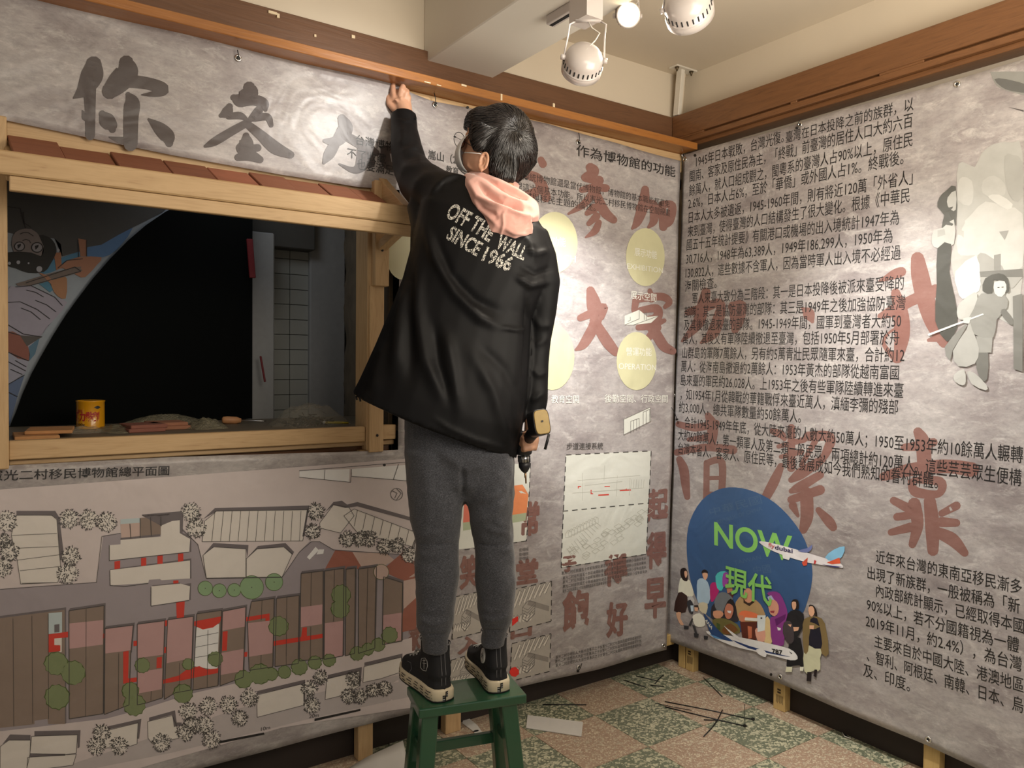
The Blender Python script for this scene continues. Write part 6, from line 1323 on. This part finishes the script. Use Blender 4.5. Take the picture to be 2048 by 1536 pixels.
# ---- lettering on the jacket
jb = BVHTree.FromObject(jack, bpy.context.evaluated_depsgraph_get())
jt, nt, bb_ = newmat('distressed_white_print'); g = N(nt, 'ShaderNodeNewGeometry'); n = N(nt, 'ShaderNodeTexNoise'); n.inputs['Scale'].default_value = 330; n.inputs['Detail'].default_value = 1
nt.links.new(g.outputs['Position'], n.inputs['Vector']); nt.links.new(ramp(nt, n.outputs['Fac'], [(.46, (.012, .012, .013)), (.53, (.66, .64, .58))]), bb_.inputs['Base Color']); bb_.inputs['Roughness'].default_value = .6
def jtext(s, a, b_, h_, bend=0):
    v, f = glyphs(s, .028); x0 = min(p[0] for p in v); x1 = max(p[0] for p in v); bm = bmesh.new(); vv = [bm.verts.new((p[0], p[1], 0)) for p in v]
    for q in f:
        try: bm.faces.new([vv[i] for i in q])
        except ValueError: pass
    for ax, lo, hi in ((0, x0, x1), (1, -.2, 1)):
        k_ = math.ceil(lo/.2)
        while k_*.2 < hi:
            co = [0, 0, 0]; co[ax] = k_*.2; no = [0, 0, 0]; no[ax] = 1
            bmesh.ops.bisect_plane(bm, geom=bm.verts[:]+bm.edges[:]+bm.faces[:], plane_co=co, plane_no=no, dist=1e-6); k_ += 1
    A = Vector(a); Bv = Vector(b_); U = Bv-A; V = Vector((U.y, -U.x)).normalized()*h_/.73
    for p in bm.verts:
        t_ = (p.co.x-x0)/(x1-x0); q = A+U*t_+V*p.co.y+V.normalized()*(bend*4*t_*(1-t_)); r = ray(q.x, q.y); hit = jb.ray_cast(CAM, r)
        p.co = (hit[0] if hit[0] else W(q.x, q.y, 2.2))-r*.0016
    me = bpy.data.meshes.new('lettering'); bm.to_mesh(me); bm.free(); me.materials.append(jt); o = bpy.data.objects.new('back_print', me); COL.objects.link(o); setpar(o, jack)
jtext('OFF THE', (890, 433), (978, 484), 33, 2); jtext('WALL', (990, 494), (1047, 520), 29, 0); jtext('SINCE', (891, 476), (953, 512), 30, 0); jtext('1966', (963, 520), (1018, 543), 30, 0)
# snaps at the hem corner, cuff tab
m = MB()
for p in ((712, 792, 2.24), (719, 795, 2.23)): m.tube([W(*p), W(p[0]+2, p[1]+8, p[2])], .003, 6)
m.build('hem_snap', BLK, jack)
m = MB(); m.tube([W(829, 240, 2.63), W(832, 236, 2.625), W(830, 231, 2.63)], [.004, .003, .001], 6); m.build('cuff_tab', JK, jack)
m = MB(); m.tube([W(x, y, 2.31-.155) for x, y in ()] or [W(812, 226, 2.64), W(813, 225, 2.64)], .001, 4)
# ---- shoes
CANV = flat('shoe_canvas', (.010, .0105, .013), .85, noise_amt=.2, scale=400); CREAM = flat('cream_rubber', (.66, .58, .42), .5, noise_amt=.05); SBLK = flat('shoe_black', (.008, .008, .008), .4); STI = flat('stitching', (.16, .16, .17), .8); SWH = flat('patch_white', (.68, .67, .64), .6)
def shoe(heel, toe, side):
    r = thing('s', None, None, (heel[0], heel[1], HS)); 
    H = Vector((heel[0], heel[1], HS)); D = Vector((toe[0]-heel[0], toe[1]-heel[1], 0)); Ln = D.length; D.normalize(); Sx = Vector((D.y, -D.x, 0))
    me0 = bpy.data.meshes.new('shoe'); sh = None
    def fw_(s):   # half width along the foot, 0..1
        return interp([(0, .0), (.01, .016), (.04, .029), (.12, .035), (.3, .034), (.45, .037), (.68, .047), (.82, .044), (.93, .031), (.985, .014), (1, .0)], s)
    ss = [0, .004, .015, .04, .08, .14, .22, .32, .42, .52, .62, .72, .8, .87, .93, .965, .988, 1]
    def outline(grow, z, s0=0, s1=1, wk=1, off=0):
        L_ = []; R_2 = []
        for s in ss:
            q = s0+(s1-s0)*s; w = (fw_(s if s1 < .9 and False else q) if s1 > .9 else interp([(0, 0), (.01, .5), (.06, .8), (.2, 1), (.75, .95), (.93, .6), (1, 0)], s)*.034*wk)+grow
            c__ = H+D*(q*Ln+(s-.5)*2*grow)+Sx*(off+.004*math.sin(q*3)*side); L_.append(c__-Sx*w+ZU*z); R_2.append(c__+Sx*w+ZU*z)
        return L_+R_2[::-1]
    m = MB(); m.loft([outline(.001, .0005), outline(.003, .004), outline(.003, .030), outline(.001, .036), outline(-.004, .036)]); so = m.build('shoe', CREAM, per)
    so.name = 'shoe'
    m = MB(); m.loft([outline(.0, -.0), outline(.0035, .0008), outline(.0035, .005), outline(.0, .0055)]); m.build('outsole', SBLK, so)
    u = MB(); u.loft([outline(-.002, .030), outline(-.003, .046), outline(-.006, .055, 0, .97), outline(0, .072, .005, .74, 1.02), outline(0, .088, .018, .60, .98), outline(0, .105, .034, .50, .93), outline(0, .125, .045, .47, .90), outline(0, .148, .048, .47, .92), outline(0, .158, .048, .47, .92)])
    up = u.remesh('upper', CANV, so, .003, 6)
    m = MB(); m.loft([outline(.0015, .154, .048, .47, .92), outline(.003, .1565, .048, .47, .92), outline(.0015, .159, .048, .47, .92)], cap=False); m.build('collar_trim', STI, so)
    ub = BVHTree.FromObject(up, bpy.context.evaluated_depsgraph_get())
    def hitu(P, dr): 
        h_ = ub.ray_cast(P, dr); return h_[0]
    # heel stitching
    for o_ in (-.008, .004):
        pts = [];
        for z in (.045, .06, .08, .10, .12, .145):
            q = hitu(H+Sx*o_+ZU*z-D*.1, D)
            if q: pts.append(q-D*.0006)
        m = MB(); m.tube(pts, .0011, 5); m.build('stitching', STI, so)
    # dashes printed on the rubber and the heel patch
    fr_ = random.Random(5+side); 
    def edge(s, sg, z): q = H+D*(s*Ln-.0)+Sx*(.004*math.sin(s*3)*side); return q+Sx*(sg*(fw_(s)+.0035))+ZU*z
    for sg in (1, -1):
        for z in (.0105, .0185, .0265):
            s = .06+fr_.random()*.05
            while s < .9:
                e = s+.06+fr_.random()*.04; m = MB(); m.tube([edge(s, sg, z), edge((s+e)/2, sg, z), edge(e, sg, z)], .0011, 5); m.build('rubber_dash', SBLK, so); s = e+.05+fr_.random()*.03
    for sg, z in ((1, .013), (-1, .020), (1, .025), (-1, .011)):
        m = MB(); m.tube([edge(.018, sg, z), edge(.035, sg, z), edge(.06, sg, z)], .0011, 5); m.build('rubber_dash', SBLK, so)
    for (a0, a1, z0, z1) in ((-.017, .002, .004, .020), (.000, .017, .015, .031)):
        m = MB(); y_ = -.0042; m.v = [H+D*(y_+.0055*(abs(a)/.014)**2)+Sx*a+ZU*z for z in (z0, z1) for a in (a0, (a0+a1)/2, a1)]; m.f = [(0, 1, 4, 3), (1, 2, 5, 4)]; m.build('heel_label', SBLK, so, False)
        m = MB(); 
        for k_ in range(3): zz_ = z0+.003+k_*.004; m.tube([H+D*(y_-.0006+.0055*(abs(a0+.003)/.014)**2)+Sx*(a0+.003)+ZU*zz_, H+D*(y_-.0008+.0055*(abs(a1-.003)/.014)**2)+Sx*(a1-.004)+ZU*(zz_+.0015*(-1)**k_)], .0005, 4)
        m.build('label_mark', SWH, so)
    return so, H, D, Sx, Ln, ub, r
for hl, te, sd_ in (((-1.598, -.626), (-1.578, -.36), -1), ((-1.437, -.664), (-1.365, -.405), 1)):
    so, H, D, Sx, Ln, ub, junk = shoe(hl, te, sd_); bpy.data.objects.remove(junk)
    def onU(px, py, off=.0008):
        r = ray(px, py); h_ = ub.ray_cast(CAM, r); return (h_[0]-r*off) if h_[0] else None
    def trace(pts, mat, rad, nm):
        P = [onU(*p) for p in pts]; P = [p for p in P if p]
        if len(P) > 1: m = MB(); m.tube(P, rad, 5); m.build(nm, mat, so)
    if sd_ == 1:
        h_ = ub.ray_cast(CAM, ray(967, 1311)); c0, nn_ = h_[0], h_[1]
        if nn_.dot(FW) > 0: nn_ = -nn_
        pu = (ZU-nn_*nn_.dot(ZU)).normalized(); pv = pu.cross(nn_).normalized()
        def disc(nm, pts, off, mat):
            m = MB(); m.loft([[c0+nn_*(off+e_)+pv*x+pu*y for x, y in pts] for e_ in (-.004, .0)]); m.build(nm, mat, so, False)
        disc('ankle_patch', ell(0, 0, .0215, .0215, 28), .0035, SWH); disc('patch_ring', ell(0, 0, .0185, .0185, 28), .0038, flat('patch_grey', (.45, .44, .42), .6)); disc('patch_field', ell(0, 0, .0175, .0175, 28), .0041, SWH)
        disc('star', [((.0115 if i % 2 == 0 else .0046)*math.cos(math.pi/2+i*math.pi/5), (.0115 if i % 2 == 0 else .0046)*math.sin(math.pi/2+i*math.pi/5)) for i in range(10)], .0045, SBLK)
    else:
        trace([(843, 1317), (850, 1316), (854, 1322), (855, 1332), (852, 1342), (845, 1340), (841, 1335), (841, 1328), (843, 1317)], SWH, .0007, 'side_emblem')
        trace([(845, 1321), (851, 1321)], SWH, .0006, 'side_emblem'); trace([(845, 1326), (852, 1327)], SWH, .0006, 'side_emblem'); trace([(848, 1318), (848, 1338)], SWH, .0006, 'side_emblem')
        trace([(815, 1322), (822, 1326), (823, 1338), (818, 1346)], STI, .0008, 'stitching')
    # laces and eyelets over the instep
    for k_ in range(6):
        s = .47+.045*k_; z = .128-.0145*k_; m = MB(); c_ = H+D*(s*Ln)
        q = []
        for a in (-.021, -.008, .008, .021):
            hh_ = ub.ray_cast(c_+Sx*a+ZU*.3+D*.02, -ZU); q.append((hh_[0]+ZU*.002) if hh_[0] else c_+Sx*a+ZU*z)
        m.tube(q, .0026, 6); m.build('lace', SWH if k_ % 2 else SBLK, so)
trou_ = None

# ================================================================ drill in the right hand
drl = thing('drill', 'black cordless drill with a gold battery end hanging in the right hand', 'drill', tuple(W(1050, 900, 2.27)))
DB = flat('drill_black', (.015, .015, .018), .4); GOLD = flat('battery_gold', (.42, .29, .09), .45, noise_amt=.12, scale=60); ST = flat('steel', (.55, .55, .55), .3, metal=1)
mt = W(1049, 862, 2.262); mb_ = W(1046.5, 910, 2.262)
m = MB(); ax = (mb_-mt).normalized(); m.tube([mt, mt+ax*.006, mt+ax*.05, mb_-ax*.006, mb_], [.018, .026, .027, .025, .019], 20); m.build('motor_housing', DB, drl)
c1, c2 = W(1048, 911, 2.262), W(1048.5, 924, 2.262); m = MB(); m.tube([c1, c2], [M(11.5, 2.26), M(12, 2.26)], 24); ch = m.build('chuck', ST, drl)
for k_ in range(12):
    t = 2*math.pi*k_/12; o_ = (RT*math.cos(t)+FW*math.sin(t))*M(11.8, 2.26); m = MB(); m.tube([c1+o_, c2+o_], .0016, 4); m.build('grip_rib', DB, ch)
m = MB(); m.tube([W(1048.5, 924, 2.262), W(1049, 934, 2.262), W(1050, 941, 2.262), W(1050.5, 945, 2.262)], [M(11.8, 2.26), M(11.3, 2.26), M(7.5, 2.26), M(4, 2.26)], 20); m.build('chuck_sleeve', DB, drl)
m = MB(); m.tube([W(1050.5, 944, 2.262), W(1051, 955, 2.262), W(1051.5, 956, 2.262), W(1052, 967, 2.262)], [.0035, .0033, .0026, .0022], 8); m.build('bit', flat('bit_bronze', (.35, .22, .12), .35, metal=.8), drl)
g0, g1 = W(1052, 882, 2.25), W(1078, 852, 2.19); m = MB(); m.tube([g0, g0.lerp(g1, .5), g1], [.019, .018, .022], 14); m.build('grip', DB, drl)
bd = (W(1089, 842, 2.10)-W(1066, 850, 2.20)).normalized(); bu = (UP-bd*UP.dot(bd)+RT*-.12).normalized(); bu = (bu-bd*bu.dot(bd)).normalized(); bs = bd.cross(bu)
def bblock(name, c_, l0, l1, hw, hh_, mat, par):
    ring = lambda l, k_: [c_+bd*l+bs*(hw*k_*math.copysign(abs(math.cos(t))**.45, math.cos(t)))+bu*(hh_*k_*math.copysign(abs(math.sin(t))**.45, math.sin(t))) for t in [2*math.pi*(i+.5)/32 for i in range(32)]]
    m = MB(); m.loft([ring(l0, .95), ring(l0+.003, 1), ring(l1-.002, 1), ring(l1, .95)]); return m.build(name, mat, par, False)
bc_ = W(1078, 846, 2.15)
bt = bblock('battery', bc_, -.035, .026, M(17.5, 2.1), M(26.5, 2.1), DB, drl); bblock('battery_end', bc_, .0255, .029, M(15.5, 2.1), M(24.5, 2.1), GOLD, bt); bblock('screw', bc_+bu*.002, .0288, .0296, .0025, .0025, DB, bt)
m = MB()
for k_ in range(3): m.tube([W(1066.5+k_*2, 832+k_*1, 2.125), W(1068+k_*2, 850+k_*2, 2.125)], .0007, 4)
m.build('side_print', SWH, bt)
m = MB()
for k_ in range(3): m.ball(W(1044+k_*6.5, 899, 2.236), .002, 6, 4)
m.build('vent_dots', SWH, drl)
m = MB(); m.tube([W(1098, 868, 2.12), W(1094, 884, 2.12), W(1090, 899, 2.12)], [.004, .0042, .0042], 6, squash=(.4, FW)); m.build('wrist_strap', DB, drl)
